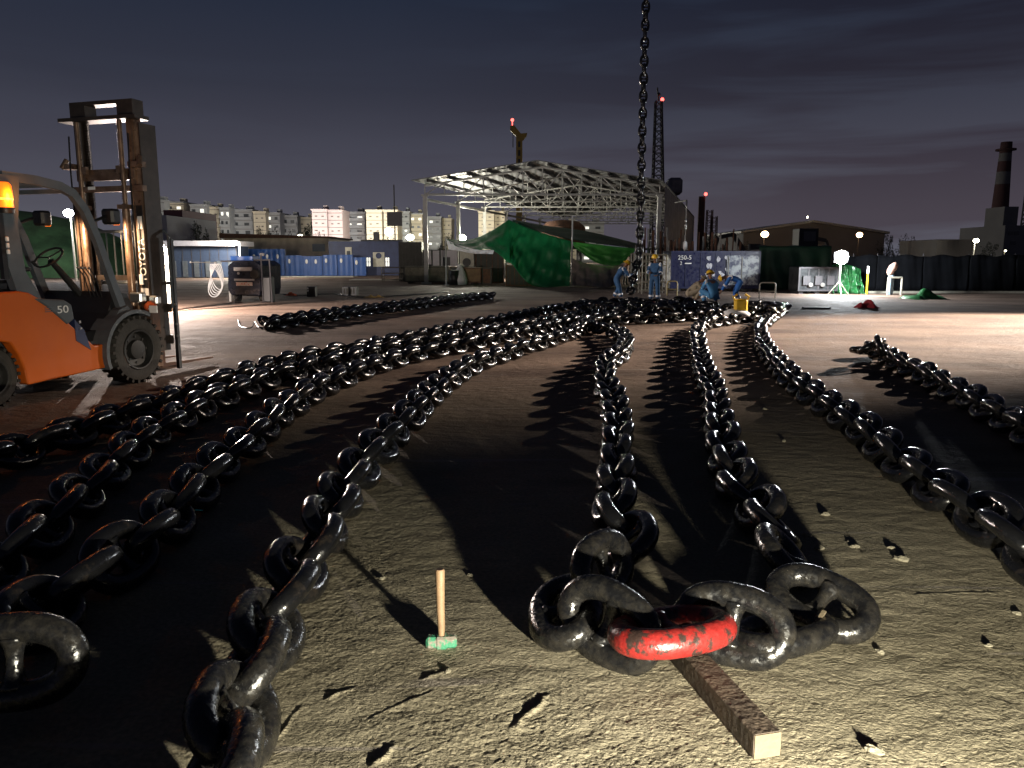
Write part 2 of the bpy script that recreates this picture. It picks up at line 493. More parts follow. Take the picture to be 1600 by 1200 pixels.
    # redder, darker concrete farther out
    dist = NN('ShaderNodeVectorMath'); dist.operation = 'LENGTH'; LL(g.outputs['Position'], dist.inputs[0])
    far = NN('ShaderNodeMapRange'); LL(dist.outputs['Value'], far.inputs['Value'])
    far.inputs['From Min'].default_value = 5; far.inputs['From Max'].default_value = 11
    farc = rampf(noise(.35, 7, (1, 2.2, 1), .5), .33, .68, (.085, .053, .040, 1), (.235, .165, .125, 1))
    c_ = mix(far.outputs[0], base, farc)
    # fine grain
    c_ = mix(.5, c_, rampf(noise(45, 6), .35, .65, (.35, .35, .35, 1), (1, 1, 1, 1)), 'MULTIPLY')
    # scratches dragged by the chains
    sc1 = rampf(noise(3.0, 3, (.16, 3.2, 1), -.45, .5), .65, .70)
    sc2 = rampf(noise(3.0, 3, (.12, 3.6, 1), .75, .5), .655, .70)
    def scl(f, k):
        q = NN('ShaderNodeMath'); q.operation = 'MULTIPLY'; LL(f, q.inputs[0]); q.inputs[1].default_value = k; return q.outputs[0]
    c_ = mix(scl(sc1, .75), c_, (.24, .21, .18, 1)); c_ = mix(scl(sc2, .65), c_, (.23, .205, .18, 1))
    # dark damp / soot streaks
    st = rampf(noise(.8, 5, (.25, 1.4, 1), .2, .6), .60, .72)
    fs = NN('ShaderNodeMath'); fs.operation = 'MULTIPLY'; LL(st, fs.inputs[0]); fs.inputs[1].default_value = .45
    c_ = mix(fs.outputs[0], c_, (.04, .032, .028, 1))
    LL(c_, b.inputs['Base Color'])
    LL(rampf(noise(2.1, 5), .3, .7, (.72, .72, .72, 1), (.95, .95, .95, 1)), b.inputs['Roughness'])
    b.inputs['Specular IOR Level'].default_value = .2
    n_a = noise(55, 5, (1, 1.5, 1), .5, .8); n_b = noise(5, 5, (1, 1.6, 1), .4, .3)
    ad = NN('ShaderNodeMath'); ad.operation = 'MULTIPLY_ADD'; LL(n_b, ad.inputs[0]); ad.inputs[1].default_value = 3.0; LL(n_a, ad.inputs[2])
    bp = NN('ShaderNodeBump'); bp.inputs['Strength'].default_value = .8; bp.inputs['Distance'].default_value = .014
    LL(ad.outputs[0], bp.inputs['Height']); LL(bp.outputs[0], b.inputs['Normal'])
    me.materials.append(m)
    o = bpy.data.objects.new('ground', me); COL.objects.link(o)
    o['kind'] = 'structure'
    return o


make_ground()


# ------------------------------------------------------------------ chain links
D_ = .101


def link_mesh(name, m, nu=44, nv=14, d=D_, stud=True, scale=1.0, ka=2.02, kb=1.26):
    mb = MB()
    a, b = ka * d, kb * d
    pts = []
    for i in range(nu):
        t = 2 * math.pi * i / nu
        c, s = math.cos(t), math.sin(t)
        p = 2.5
        x = a * math.copysign(abs(c) ** (2 / p), c) if c else 0
        y = b * math.copysign(abs(s) ** (2 / 2.15), s) if s else 0
        pts.append(Vector((x, y, 0)))
    # even spacing
    seg = [0]
    for i in range(nu): seg.append(seg[-1] + (pts[(i + 1) % nu] - pts[i]).length)
    ev = []
    for k in range(nu):
        q = seg[-1] * k / nu; i = max(j for j in range(nu) if seg[j] <= q + 1e-9)
        f = (q - seg[i]) / (seg[i + 1] - seg[i]); ev.append(pts[i].lerp(pts[(i + 1) % nu], f))
    mb.tube(ev, d / 2, nv, closed=True)
    if stud:
        yy = b - .30 * d
        prof = [(-yy, .50), (-yy * .86, .44), (-yy * .6, .33), (-yy * .25, .27), (0, .26), (yy * .25, .27), (yy * .6, .33), (yy * .86, .44), (yy, .50)]
        mb.lathe([(r * d, h) for h, r in prof], (0, 0, 0), 'Y', max(8, nv - 2))
    if scale != 1: mb.v = [(x * scale, y * scale, z * scale) for x, y, z in mb.v]
    me = bpy.data.meshes.new(name); me.from_pydata(mb.v, [], mb.f)
    bm = bmesh.new(); bm.from_mesh(me); bmesh.ops.recalc_face_normals(bm, faces=bm.faces); bm.to_mesh(me); bm.free()
    me.materials.append(m); me.shade_smooth()
    return me


LINK = link_mesh('chain_link', M['chain'], 48, 16)
LINK_DUSTY = link_mesh('chain_link_dusty', M['chain_dusty'], 64, 20, d=.108, ka=1.85, kb=1.12)
LINK_RED = link_mesh('chain_link_red', M['chain_red'], 64, 20, d=.116, ka=1.85, kb=1.12)
LINK_FAR = link_mesh('chain_link_small', M['chain'], 24, 8)


def frame(pos, T, phi):
    T = T.normalized()
    ref = Vector((0, 0, 1)) if abs(T.z) < .9 else Vector((0, -1, 0))
    S = T.cross(ref).normalized(); U = S.cross(T).normalized()
    W = S * math.cos(phi) + U * math.sin(phi); Nn = T.cross(W)
    m = Matrix((T, W, Nn)).transposed().to_4x4()
    m.translation = pos
    return m


def catmull(pts, n=24):
    out = []
    q = [pts[0] * 2 - pts[1]] + pts + [pts[-1] * 2 - pts[-2]]
    for i in range(1, len(q) - 2):
        for k in range(n):
            t = k / n; a, b, c, d = q[i - 1], q[i], q[i + 1], q[i + 2]
            out.append(.5 * ((2 * b) + (c - a) * t + (2 * a - 5 * b + 4 * c - d) * t * t + (3 * b - a - 3 * c + d) * t ** 3))
    out.append(pts[-1])
    return out


def resample(poly, pitch):
    out = [(poly[0], (poly[1] - poly[0]))]; acc = 0
    for i in range(len(poly) - 1):
        a, b = poly[i], poly[i + 1]; L = (b - a).length
        if L < 1e-6: continue
        while acc + L >= pitch:
            f = (pitch - acc) / L; a = a.lerp(b, f); L = (b - a).length; acc = 0
            out.append((a.copy(), (b - poly[i])))
        acc += L
    return out


def build_chain(label, frames, group='anchor chains laid out in the yard', meshes=None, labels=None, limit=100):
    """frames: list of matrices; nearest `limit` links are parts, the rest one part"""
    base = frames[0].translation.copy(); base.z = 0
    root = thing('anchor_chain', label, 'chain', base, 0, group)
    order = sorted(range(len(frames)), key=lambda i: (frames[i].translation - cam.location).length)
    near = set(order[:limit])
    off = Matrix.Translation(-base)
    rest = MB()
    fv = [v.co.copy() for v in LINK_FAR.vertices]; ff = [tuple(p.vertices) for p in LINK_FAR.polygons]
    for i, fm in enumerate(frames):
        lm = off @ fm
        if i in near:
            me = (meshes or {}).get(i, LINK if (fm.translation - cam.location).length < 14 else LINK_FAR)
            o = bpy.data.objects.new('link', me); COL.objects.link(o); o.parent = root; o.matrix_local = lm
            if labels and i in labels: o['label'] = labels[i]
        else:
            rest.add([lm @ v for v in fv], ff)
    if rest.v:
        r = rest.build('link_run', M['chain'], root, smooth='full'); r['kind'] = 'stuff'
    return root


def path_frames(px, pitch=.308, zb=.143, start=0, jit=5, zs=None):
    pts = [at(x, y, zb) + Vector((0, 0, (zs[i] if zs else 0))) for i, (x, y) in enumerate(px)]
    out = []
    for k, (p, T) in enumerate(resample(catmull(pts), pitch)):
        phi = R(45 if (k + start) % 2 else -45) + R(random.gauss(0, jit))
        T = T.normalized() + Vector((random.gauss(0, .05), random.gauss(0, .05), random.gauss(0, .04)))
        out.append(frame(p + Vector((random.gauss(0, .008), random.gauss(0, .008), random.gauss(0, .005))), T, phi))
    return out


GRP = 'anchor chains laid out in the yard'
A_px = [(-70, 738), (26, 705), (130, 672), (195, 648), (260, 626), (312, 606), (360, 592), (401, 578), (442, 567), (480, 558), (514, 551), (547, 546), (577, 541), (604, 534), (645, 526), (686, 518), (730, 508), (790, 497), (840, 487), (890, 478), (940, 473), (1000, 472), (1060, 474), (1120, 477)]
build_chain('outermost black stud link chain, the strand passing closest to the forklift', path_frames(A_px))
B_px = [(-60, 935), (12, 868), (87, 806), (143, 755), (190, 714), (234, 680), (277, 656), (320, 630), (365, 612), (409, 594), (454, 582), (500, 570), (545, 560), (590, 549), (645, 539), (700, 530), (760, 518), (830, 506), (890, 495), (940, 487), (1000, 482), (1070, 479), (1110, 481)]
build_chain('black stud link chain running beside the outermost strand, second from the forklift', path_frames(B_px, start=1))
C_px = [(60, 955), (104, 922), (186, 874), (251, 824), (300, 768), (347, 722), (390, 688), (437, 644), (485, 612), (525, 592), (555, 582), (590, 569), (652, 552), (700, 543), (760, 532), (830, 516), (890, 503), (950, 493), (1010, 487), (1080, 485), (1125, 487)]
build_chain('black stud link chain with a scrap of teal tape on it, third from the forklift', [frame(at(22, 1034, .23), Vector((1, .12, .02)), R(103))] + path_frames(C_px), meshes={0: LINK_DUSTY})
D_px = [(330, 1330), (345, 1170), (392, 1040), (430, 960), (472, 885), (512, 817), (540, 765), (570, 722), (607, 682), (640, 648), (668, 620), (700, 592), (735, 570), (784, 553), (825, 540), (865, 529), (895, 519), (912, 509), (935, 500), (975, 493), (1010, 490)]
fr = path_frames(D_px)
build_chain('black stud link chain leaving at the bottom edge left of the hammer', fr, meshes={i: LINK_DUSTY for i in range(5)})

# the chain whose two strands are joined by the front loop with the red link
E_px = [(1152, 483), (1117, 489), (1064, 495), (1000, 498), (950, 501), (915, 504), (930, 511), (959, 517), (977, 529), (974, 547), (950, 567), (946, 596), (957, 625), (965, 669), (965, 713), (962, 771), (966, 806), (985, 845)]
F_px = [(1206, 822), (1180, 788), (1152, 758), (1140, 730), (1131, 701), (1125, 672), (1120, 642), (1114, 613), (1105, 590), (1096, 567), (1092, 543), (1089, 526), (1093, 512), (1110, 504), (1135, 500), (1165, 494), (1185, 490)]


def link_by_ends(a, b, phi):
    pa, pb = at(a[0], a[1], a[2]), at(b[0], b[1], b[2])
    return frame((pa + pb) / 2, pb - pa, R(phi))


loopL = [
    (link_by_ends((982, 862, .17), (898, 912, .19), 72), LINK_DUSTY),
    (link_by_ends((880, 915, .13), (888, 998, .08), -20), LINK_DUSTY),
    (link_by_ends((895, 938, .19), (1012, 1014, .10), 112), LINK_DUSTY),
    (link_by_ends((972, 1000, .18), (1125, 972, .17), 10), LINK_RED),
    (link_by_ends((1078, 962, .14), (1215, 992, .13), 118), LINK_DUSTY),
    (link_by_ends((1172, 1003, .07), (1272, 975, .08), 10), LINK_DUSTY),
    (link_by_ends((1352, 975, .10), (1218, 908, .17), 24), LINK_DUSTY),
    (link_by_ends((1238, 905, .13), (1212, 835, .15), -42), LINK_DUSTY),
]
eF = path_frames(E_px); fF = path_frames(F_px)
frames = eF + [q for q, _ in loopL] + fF
ms = {len(eF) + i: q[1] for i, q in enumerate(loopL)}
build_chain('black chain joined in a front loop whose one red link rests on a timber', frames, meshes=ms,
            labels={len(eF) + 3: 'red painted link, chipped to black', len(eF) + 2: 'dusty grey link', len(eF) + 4: 'dusty grey link'})

G_px = [(1690, 915), (1640, 880), (1583, 845), (1546, 815), (1487, 779), (1440, 743), (1399, 713), (1363, 684), (1333, 660), (1304, 640), (1271, 616), (1238, 592), (1215, 568), (1200, 549), (1190, 532), (1189, 513), (1202, 498), (1218, 487), (1215, 479), (1180, 476), (1150, 478)]
build_chain('black stud link chain sweeping from the lower right edge back to the heap', path_frames(G_px))
H_px = [(1680, 720), (1640, 694), (1583, 659), (1546, 640), (1517, 622), (1495, 610), (1465, 596), (1440, 582), (1407, 567), (1385, 555), (1362, 545)]
fr = path_frames(H_px)
fr += [frame(at(1362, 541, .3), Vector((1, .4, .3)), R(30)), frame(at(1375, 541, .32), Vector((.4, 1, .1)), R(-70)), frame(at(1352, 548, .13), Vector((.9, -.6, 0)), R(15))]
build_chain('short separate chain at the far right whose heaped end lies on open ground', fr)
for dx, dy, lab, st in ((0, 0, 'rear strand of the two short chains laid side by side before the cabins', 0), (10, 5, 'front strand of the two short chains laid side by side before the cabins', 1)):
    I_px = [(415 + dx, 502 + dy), (455 + dx, 496 + dy), (500 + dx, 490 + dy), (560 + dx, 482 + dy), (620 + dx, 475 + dy), (680 + dx, 468 + dy * .7), (730 + dx * .6, 463 + dy * .5), (770, 461 + dy * .4)]
    build_chain(lab, path_frames(I_px, start=st))
# hanging chain
top = P(1011, -60, 30.6); mid = P(999, 385, 30.6)
pts = [top, P(1004, 190, 30.6), mid, P(995, 415, 30.5), P(988, 440, 30.2), P(984, 462, 29.6)]
hf = []
for k, (p, T) in enumerate(resample(catmull(pts), .318)):
    hf.append(frame(p, T, R(8 if k % 2 else 98) + R(random.gauss(0, 4))))
build_chain('long black chain hanging straight down out of the sky in front of the shed', hf, 'chains hanging from lifting gear')
# piles between the workers
pile = []
for i in range(46):
    x = random.uniform(1140, 1228); y = random.uniform(476, 486); z = random.choice([.12, .12, .3])
    a = random.uniform(0, 6.28)
    pile.append(frame(at(x, y, z), Vector((math.cos(a), math.sin(a) * .6, random.uniform(-.2, .2))), R(random.uniform(-80, 80))))
build_chain('loose heap of black chain right of the crouching workers', pile, 'heaps of loose chain')
pile = []
for i in range(60):
    x = random.uniform(905, 1080); y = random.uniform(470, 486); z = random.choice([.12, .26])
    a = random.uniform(0, 6.28)
    pile.append(frame(at(x, y, z), Vector((math.cos(a), math.sin(a) * .4, random.uniform(-.2, .2))), R(random.uniform(-80, 80))))
build_chain('loose heap of black chain at the feet of the two standing workers', pile, 'heaps of loose chain')

# ------------------------------------------------------------------ foreground things
t = thing('hammer', 'green headed club hammer standing upright on its head on the concrete', 'hammer', at(690, 1012))
mb = MB(); mb.box((0, 0, .030), (.132, .048, .052), bev=.010); mb.box((0, 0, .030), (.05, .056, .058), bev=.008)
mb.build('hammer_head', M['hammer'], t, smooth=True)
mb = MB(); mb.tube([(0, 0, .055), (0, .004, .10), (-.002, .006, .18), (-.002, .010, .27), (-.002, .011, .345), (-.002, .011, .352)], [.013, .016, .0175, .019, .0205, .016], 14)
mb.build('handle', M['handle'], t, smooth=True)
t.rotation_euler = (0, 0, R(4))

a = at(1199, 1166, .045); b = at(1062, 1012, .045)
dv = (b - a).normalized(); b = a + dv * .80
t = thing('timber_beam', 'square sawn timber beam with a pale cut end, lying under the red chain link', 'timber', (a.x, a.y, .003))
ln = (b - a).length; ang = math.atan2(dv.y, dv.x)
t.rotation_euler = (0, 0, ang)
mb = MB(); mb.box((ln / 2, 0, .045), (ln, .100, .09), bev=.004); mb.build('beam', M['wood'], t)
mb = MB(); mb.box((-.0012, 0, .045), (.0024, .096, .086)); mb.build('cut_end', M['wood_end'], t)

CR = ['crumb nearest the standing ring link right of the loop', 'crumb just below that beside the ring link shadow', 'crumb midway between the loop and the right chain, left one', 'upper crumb of the pair by the curved gouge on the right',
      'larger crumb at the foot of the curved gouge on the right', 'large crumb in the bright lower right corner', 'crumb just right of the loop end link', 'crumb between the two right chains, farthest up', 'flat crumb between the right chains, middle one',
      'crumb close beside the second strand of the loop chain', 'tiny crumb up left of the hammer', 'tiny crumb right of the hammer handle', 'crumb near the right edge of the picture', 'crumb just below the hammer head', 'small crumb on bright ground far right of the timber', 'pale lump on dark ground near the forklift']
for i, (x, y, s) in enumerate(((1262, 838, .03), (1280, 858, .035), (1336, 856, .03), (1393, 858, .025), (1408, 876, .04), (1365, 1175, .035), (1375, 1020, .02), (1195, 640, .03), (1290, 805, .03), (1225, 690, .03), (598, 905, .018), (735, 900, .02), (1590, 960, .02), (700, 1050, .02), (1545, 1010, .018), (160, 634, .05))):
    mb = MB(); mb.ball((0, 0, s * .22), (s, s * .55, s * .36), 9, 6)
    mb.v = [(v[0] * (1 + random.uniform(-.25, .25)), v[1] * (1 + random.uniform(-.25, .25)), v[2] * (1 + random.uniform(-.2, .3))) for v in mb.v]
    o = mb.build('mortar_crumb', M['stone'], loc=at(x, y)); o.rotation_euler = (0, 0, random.uniform(0, 3))
    tag(o, CR[i], 'debris', 'crumbs of mortar on the ground')
mb = MB(); mb.box((0, 0, 0), (.045, .012, .004), (0, .3, .8)); o = mb.build('tape_scrap', M['teal'], loc=at(311, 797, .17))
tag(o, 'small scrap of teal tape stuck to the third chain', 'tape')


for (x0, y0, z0), (x1, y1, z1), lab in (((1266, 992, .10), (1288, 955, .16), 'pale wood splinter leaning in the right end of the loop'), ((1318, 965, .08), (1354, 988, .02), 'pale wood splinter under the outermost right link of the loop')):
    a = at(x0, y0, z0); b = at(x1, y1, z1); mb = MB(); mb.bar(a - a, b - a, .016, .010)
    tag(mb.build('wood_splinter', M['wood_end'], loc=a), lab, 'splinter')


# ------------------------------------------------------------------ forklift
def forklift():
    t = thing('forklift', 'orange forklift truck with grey overhead guard and raised rusty mast', 'forklift', (-5.735, 10.43, 0), R(73))
    # local: x forward, y left, z up
    YS = .72
    body = [(-2.75, .30), (-2.55, .24), (-2.30, .24), (-2.30, .50), (-2.20, .68), (-1.97, .76), (-1.80, .72), (-1.72, .58), (-1.66, .40), (-1.64, .22),
            (-.44, .27), (-.40, .57), (-.66, .57), (-1.11, .97), (-1.38, 1.19), (-1.50, 1.26), (-1.62, 1.285), (-2.5, 1.27), (-2.72, 1.16), (-2.80, .9)]
    for s in (-1, 1):
        mb = MB(); y0, y1 = (-YS, -YS + .14) if s < 0 else (YS - .14, YS); mb.prism(body, y0, y1)
        o = mb.build('side_panel', M['orange'], t)
        bv = o.modifiers.new('bevel', 'BEVEL'); bv.width = .02; bv.segments = 3; bv.limit_method = 'ANGLE'
    mb = MB()
    mb.prism([(-2.76, .34), (-2.3, .55), (-2.2, .9), (-2.0, 1.0), (-1.6, 1.0), (-1.5, 1.22), (-2.5, 1.23), (-2.74, 1.1)], -YS + .142, YS - .142)
    mb.build('counterweight', M['orange'], t)
    # hood / battery cover and floor, dark grey
    mb = MB(); mb.prism([(-1.70, .45), (-.38, .42), (-.36, .60), (-.95, .62), (-.98, 1.10), (-1.06, 1.16), (-1.45, 1.21), (-1.70, 1.22)], -YS + .145, YS - .145)
    mb.build('engine_hood', M['grey_paint'], t)
    mb = MB(); mb.prism([(-1.47, 1.20), (-1.05, 1.16), (-.95, 1.10), (-.93, .92), (-1.04, .86), (-1.30, 1.09)], -YS - .012, -YS + .10)
    o = mb.build('side_cover', M['grey_paint'], t); bv = o.modifiers.new('bevel', 'BEVEL'); bv.width = .02; bv.segments = 2
    text('model_number', '50', .125, M['white'], t, Matrix.Translation((-1.09, -YS - .0135, 1.045)) @ Matrix.Rotation(R(90), 4, 'X') @ Matrix.Scale(1.35, 4, (1, 0, 0)))
    mb = MB()
    for k in range(3): mb.box((-1.27, -YS - .0135, 1.035 + k * .022), (.13, .002, .008))
    mb.build('side_stripe', M['guard'], t)
    mb = MB(); mb.prism([(-.93, .92), (-.93, .66), (-.72, .52), (-.80, .78)], -YS - .006, -YS + .08); mb.build('step_box', M['blue_cabin'], t)
    mb = MB(); mb.box((-.86, -YS - .010, .88), (.03, .012, .03)); mb.box((-.85, -YS - .010, .80), (.03, .012, .02)); mb.build('latch', M['steel'], t)
    # floor, dashboard cowl
    mb = MB(); mb.prism([(-.98, .60), (-.36, .52), (.12, .60), (.22, .95), (.10, 1.18), (-.12, 1.22), (-.25, .95), (-.45, .74), (-.98, .70)], -YS + .16, YS - .16)
    mb.build('cowl', M['black'], t)
    mb = MB(); mb.prism([(-.50, .62), (-.36, .58), (.0, .98), (-.05, 1.03), (-.20, .98)], -YS + .02, -YS + .16); mb.build('cowl_side', M['grey_paint'], t)
    # front fender arc
    mb = MB()
    arc = [(math.cos(q) * .55, math.sin(q) * .55 + .43) for q in np.linspace(R(200), R(62), 16)]
    inn = [(math.cos(q) * .50, math.sin(q) * .50 + .43) for q in np.linspace(R(62), R(200), 16)]
    for s in (-1, 1): mb = MB(); mb.prism(arc + inn, s * .79, s * .46); mb.build('fender', M['grey_paint'], t)
    # steering column, wheel, levers, seat
    mb = MB(); mb.tube([(-.10, 0, 1.15), (-.52, 0, 1.62)], [.05, .035], 10); mb.build('steering_column', M['black'], t)
    mb = MB(); pts = []
    axis = Vector((-.42, 0, .47)).normalized(); c = Vector((-.55, 0, 1.66)); e1 = Vector((0, 1, 0)); e2 = axis.cross(e1)
    for k in range(20): q = k * math.pi / 10; pts.append(c + e1 * math.cos(q) * .18 + e2 * math.sin(q) * .18)
    mb.tube(pts, .014, 8, closed=True)
    for k in (0, 7, 13): mb.tube([c, pts[k]], .01, 6)
    mb.tube([pts[3], pts[3] + axis * .06], .02, 8)
    mb.build('steering_wheel', M['black'], t, smooth=True)
    mb = MB()
    for k in range(4):
        y = -.28 - k * .06; mb.tube([(-.22, y, 1.15), (-.30, y, 1.42), (-.38, y, 1.52)], .008, 6)
    mb.build('lever', M['black'], t)
    mb = MB()
    for k in range(4): mb.ball((-.385, -.28 - k * .06, 1.53), .018, 8, 6)
    mb.build('lever_knob', M['steel'], t, smooth=True)
    mb = MB(); mb.box((-1.30, 0, 1.33), (.50, .50, .14), bev=.04); mb.box((-1.55, 0, 1.62), (.14, .48, .52), (0, -.16, 0), bev=.05)
    mb.build('seat', M['black'], t, smooth=True)
    mb = MB(); mb.box((-1.28, -.30, 1.52), (.36, .07, .05), bev=.015); mb.tube([(-1.40, -.30, 1.30), (-1.36, -.30, 1.52)], .02, 8); mb.build('armrest', M['black'], t)
    # overhead guard
    for s in (-1, 1):
        y = s * .60
        mb = MB()
        mb.prism([(-1.68, 2.56), (-1.42, 2.56), (-1.50, 2.0), (-1.46, 1.5), (-1.30, 1.20), (-1.58, 1.22), (-1.68, 1.6), (-1.68, 2.1)], y - .05, y + .05)
        mb.build('rear_pillar', M['guard'], t)
        path = [(-1.62, 2.55), (-1.2, 2.54), (-.86, 2.50), (-.68, 2.43), (-.52, 2.24), (-.36, 1.88), (-.20, 1.40), (-.06, 1.02)]
        mb = MB()
        for (a, b) in zip(path[:-1], path[1:]): mb.bar((a[0], y, a[1]), (b[0], y, b[1]), .075, .10)
        for a in path[1:-1]: mb.lathe([(.052, -.037), (.052, .037)], (a[0], y, a[1]), 'Y', 14)
        mb.build('front_pillar', M['guard'], t)
    mb = MB()
    for k in range(7): x = -1.5 + k * .125; mb.box((x, 0, 2.525), (.035, 1.10, .045))
    mb.box((-1.62, 0, 2.53), (.07, 1.10, .07)); mb.box((-.72, 0, 2.455), (.06, 1.10, .05))
    mb.build('roof_bar', M['guard'], t)
    # beacon on the rear pillar and tail lamp stack
    mb = MB(); mb.lathe([(.085, 0), (.085, .05), (.09, .06)], (-1.64, -.66, 2.14), 'Z', 20); o = mb.build('beacon', M['black'], t, smooth=True)
    mb = MB(); mb.lathe([(.080, .062), (.082, .20), (.074, .30), (.05, .335)], (-1.64, -.66, 2.14), 'Z', 24); mb.build('lens', M['amber'], o, smooth=True)
    mb = MB(); mb.lathe([(.083, .14), (.083, .165)], (-1.64, -.66, 2.14), 'Z', 24); mb.build('bulb', M['amber_hot'], o)
    mb = MB(); mb.box((-1.70, -.62, 1.78), (.06, .06, .72)); mb.box((-1.66, -.60, 2.12), (.24, .04, .03)); mb.build('beacon_bracket', M['black'], t)
    mb = MB()
    for k in range(3): mb.box((-1.66, -.66, 1.86 - k * .07), (.03, .03, .05), bev=.006)
    mb.build('tail_lamp', M['reflector'], t)
    # headlamps on the front pillars
    for s in (-1, 1):
        mb = MB(); mb.box((-.10 if s < 0 else -.05, s * .60 - (.0), 2.18), (.16, .20, .20), bev=.03); mb.tube([(-.18, s * .60, 2.18), (-.42, s * .60, 2.10)], .02, 8)
        o = mb.build('headlamp', M['black'], t, smooth=True)
        mb = MB(); mb.box((-.02 if s < 0 else .03, s * .60, 2.10), (.03, .10, .05), bev=.01); mb.build('indicator', M['amber'], o)
    mb = MB(); mb.tube([(-.95, .60, 1.62), (-1.28, .62, 2.05)], .012, 8); mb.box((-1.28, .64, 2.12), (.05, .16, .20), bev=.02); mb.build('mirror', M['black'], t)
    # wheels
    def wheel(x, y, r, wd, nm):
        prof = [(r * .62, -wd / 2 + .015), (r * .70, -wd / 2), (r * .93, -wd / 2 + .01), (r * .985, -wd / 2 + .05), (r * .985, wd / 2 - .05), (r * .93, wd / 2 - .01), (r * .70, wd / 2), (r * .62, wd / 2 - .015)]
        mb = MB(); mb.lathe(prof, (0, 0, 0), 'Y', 48, ring=True)
        n = 26
        for k in range(n):
            for s in (-1, 1):
                q = 2 * math.pi * (k + (.5 if s > 0 else 0)) / n
                c_ = Vector((math.cos(q) * (r * .985), s * wd * .27, math.sin(q) * (r * .985)))
                mb.box(c_, (.035, wd * .44, r * .10), Euler((0, -q + math.pi / 2 * 0, 0)).to_matrix() @ Euler((0, 0, 0)).to_matrix() @ Matrix.Rotation(R(90), 3, 'Y'))
        o = mb.build(nm, M['rubber'], t, smooth=True, loc=(x, y, r + .012))
        s = -1 if y < 0 else 1
        mb = MB(); f = s * wd / 2
        mb.lathe([(r * .62, f * .96), (r * .60, f * 1.02), (r * .56, f * 1.0), (r * .50, f * .55), (r * .30, f * .45), (r * .28, f * .80), (r * .18, f * .86), (.01, f * .86)], (0, 0, 0), 'Y', 32, cap0=False)
        for k in range(8):
            q = k * math.pi / 4; mb.lathe([(.017, f * .44), (.017, f * .60)], (math.cos(q) * r * .40, 0, math.sin(q) * r * .40), 'Y', 6)
        mb.build('rim', M['rim'], o, smooth=True)
    wheel(0, -.66, .435, .28, 'front_wheel'); wheel(0, .66, .435, .28, 'front_wheel')
    wheel(-2.02, -.55, .345, .22, 'rear_wheel'); wheel(-2.02, .55, .345, .22, 'rear_wheel')
    # mast -------------------------------------------------------------
    mx = .56
    for s in (-1, 1):
        mb = MB()   # outer channel, open inward
        mb.box((mx, s * .565, 1.38), (.17, .035, 2.50)); mb.box((mx - .085, s * .53, 1.38), (.03, .10, 2.50)); mb.box((mx + .085, s * .53, 1.38), (.03, .10, 2.50))
        mb.build('outer_mast', M['mast'], t)
        mb = MB()   # raised inner channel
        mb.box((mx + .02, s * .49, 2.10), (.13, .03, 2.95)); mb.box((mx - .05, s * .445, 2.10), (.022, .10, 2.95)); mb.box((mx + .085, s * .445, 2.10), (.022, .10, 2.95))
        mb.build('inner_mast', M['mast_dark'] if s > 0 else M['mast'], t)
        mb = MB(); mb.tube([(mx - .14, s * .36, .35), (mx - .14, s * .36, 2.35)], .052, 14); mb.tube([(mx - .14, s * .36, 2.35), (mx - .14, s * .36, 3.48)], .03, 12)
        mb.box((mx - .14, s * .36, 2.34), (.14, .16, .06)); mb.build('lift_cylinder', M['mast'], t, smooth=True)
        mb = MB()
        for k in range(146): mb.box((mx - .06 + (.012 if k % 2 else 0), s * .27, .95 + k * .0175), (.03, .045 if k % 2 else .06, .011))
        mb.build('lift_chain', M['mast_dark'], t)
        mb = MB(); mb.box((mx - .10, s * .56, 2.90), (.12, .20, .07)); mb.tube([(mx - .16, s * .66, 2.88), (mx - .10, s * .62, 3.0)], .035, 10); mb.box((mx - .13, s * .30, 2.84), (.05, .09, .10))
        mb.build('chain_anchor', M['mast'], t)
        mb = MB(); mb.tube([(mx - .17, s * .50, 1.0), (mx - .17, s * .50, 2.85), (mx - .15, s * .50, 3.3)], .012, 6); mb.build('hydraulic_hose', M['black'], t)
    mb = MB(); mb.box((mx - .06, 0, 2.78), (.05, .98, .15)); mb.build('cross_member', M['mast'], t)
    mb = MB(); mb.box((mx - .11, 0, 2.585), (.08, 1.34, .075)); mb.build('upper_tie_plate', M['mast'], t)
    mb = MB(); mb.box((mx - .155, -.12 + .3, 2.60), (.008, .12, .04)); mb.build('marker_plate', M['reflector'], t)
    mb = MB(); mb.box((mx - .06, 0, .55), (.06, .98, .20)); mb.build('lower_tie_beam', M['mast_dark'], t)
    mb = MB(); mb.box((mx - .06, 0, 1.38), (.04, .98, .07)); mb.build('middle_tie_beam', M['mast_dark'], t)
    mb = MB(); mb.box((mx - .02, .02, 3.52), (.26, 1.30, .05)); mb.build('top_plate', M['mast_dark'], t)
    mb = MB(); mb.box((mx + .03, 0, 3.735), (.20, 1.06, .05)); mb.build('crown_beam', M['mast_dark'], t)
    for s in (-1, 1):
        mb = MB(); mb.box((mx + .03, s * .40, 3.63), (.20, .26, .16)); mb.build('sheave_housing', M['mast_dark'], t)
    # outer right face with the maker's lettering running up it
    mb = MB(); mb.box((mx + .10, -.592, 1.9), (.30, .018, 3.1)); mb.build('mast_side_plate', M['mast_dark'], t)
    mw = Matrix.Translation((mx - .1025, -.545, 1.63)) @ Matrix(((0, 0, -1, 0), (0, 1, 0, 0), (0, 0, 0, 0), (0, 0, 0, 1)))
    # text plane: reads upwards, faces the driver (-x)
    up = Vector((0, 0, 1)); nrm = Vector((-1, 0, 0)); yv = nrm.cross(up)
    mw = Matrix.Translation((mx - .1055, -.545, 1.62)) @ Matrix((up, yv, nrm)).transposed().to_4x4()
    mb = MB(); mb.box((mx - .1025, -.545, 1.50), (.003, .10, 1.72)); mb.build('name_strip', M['black'], t)
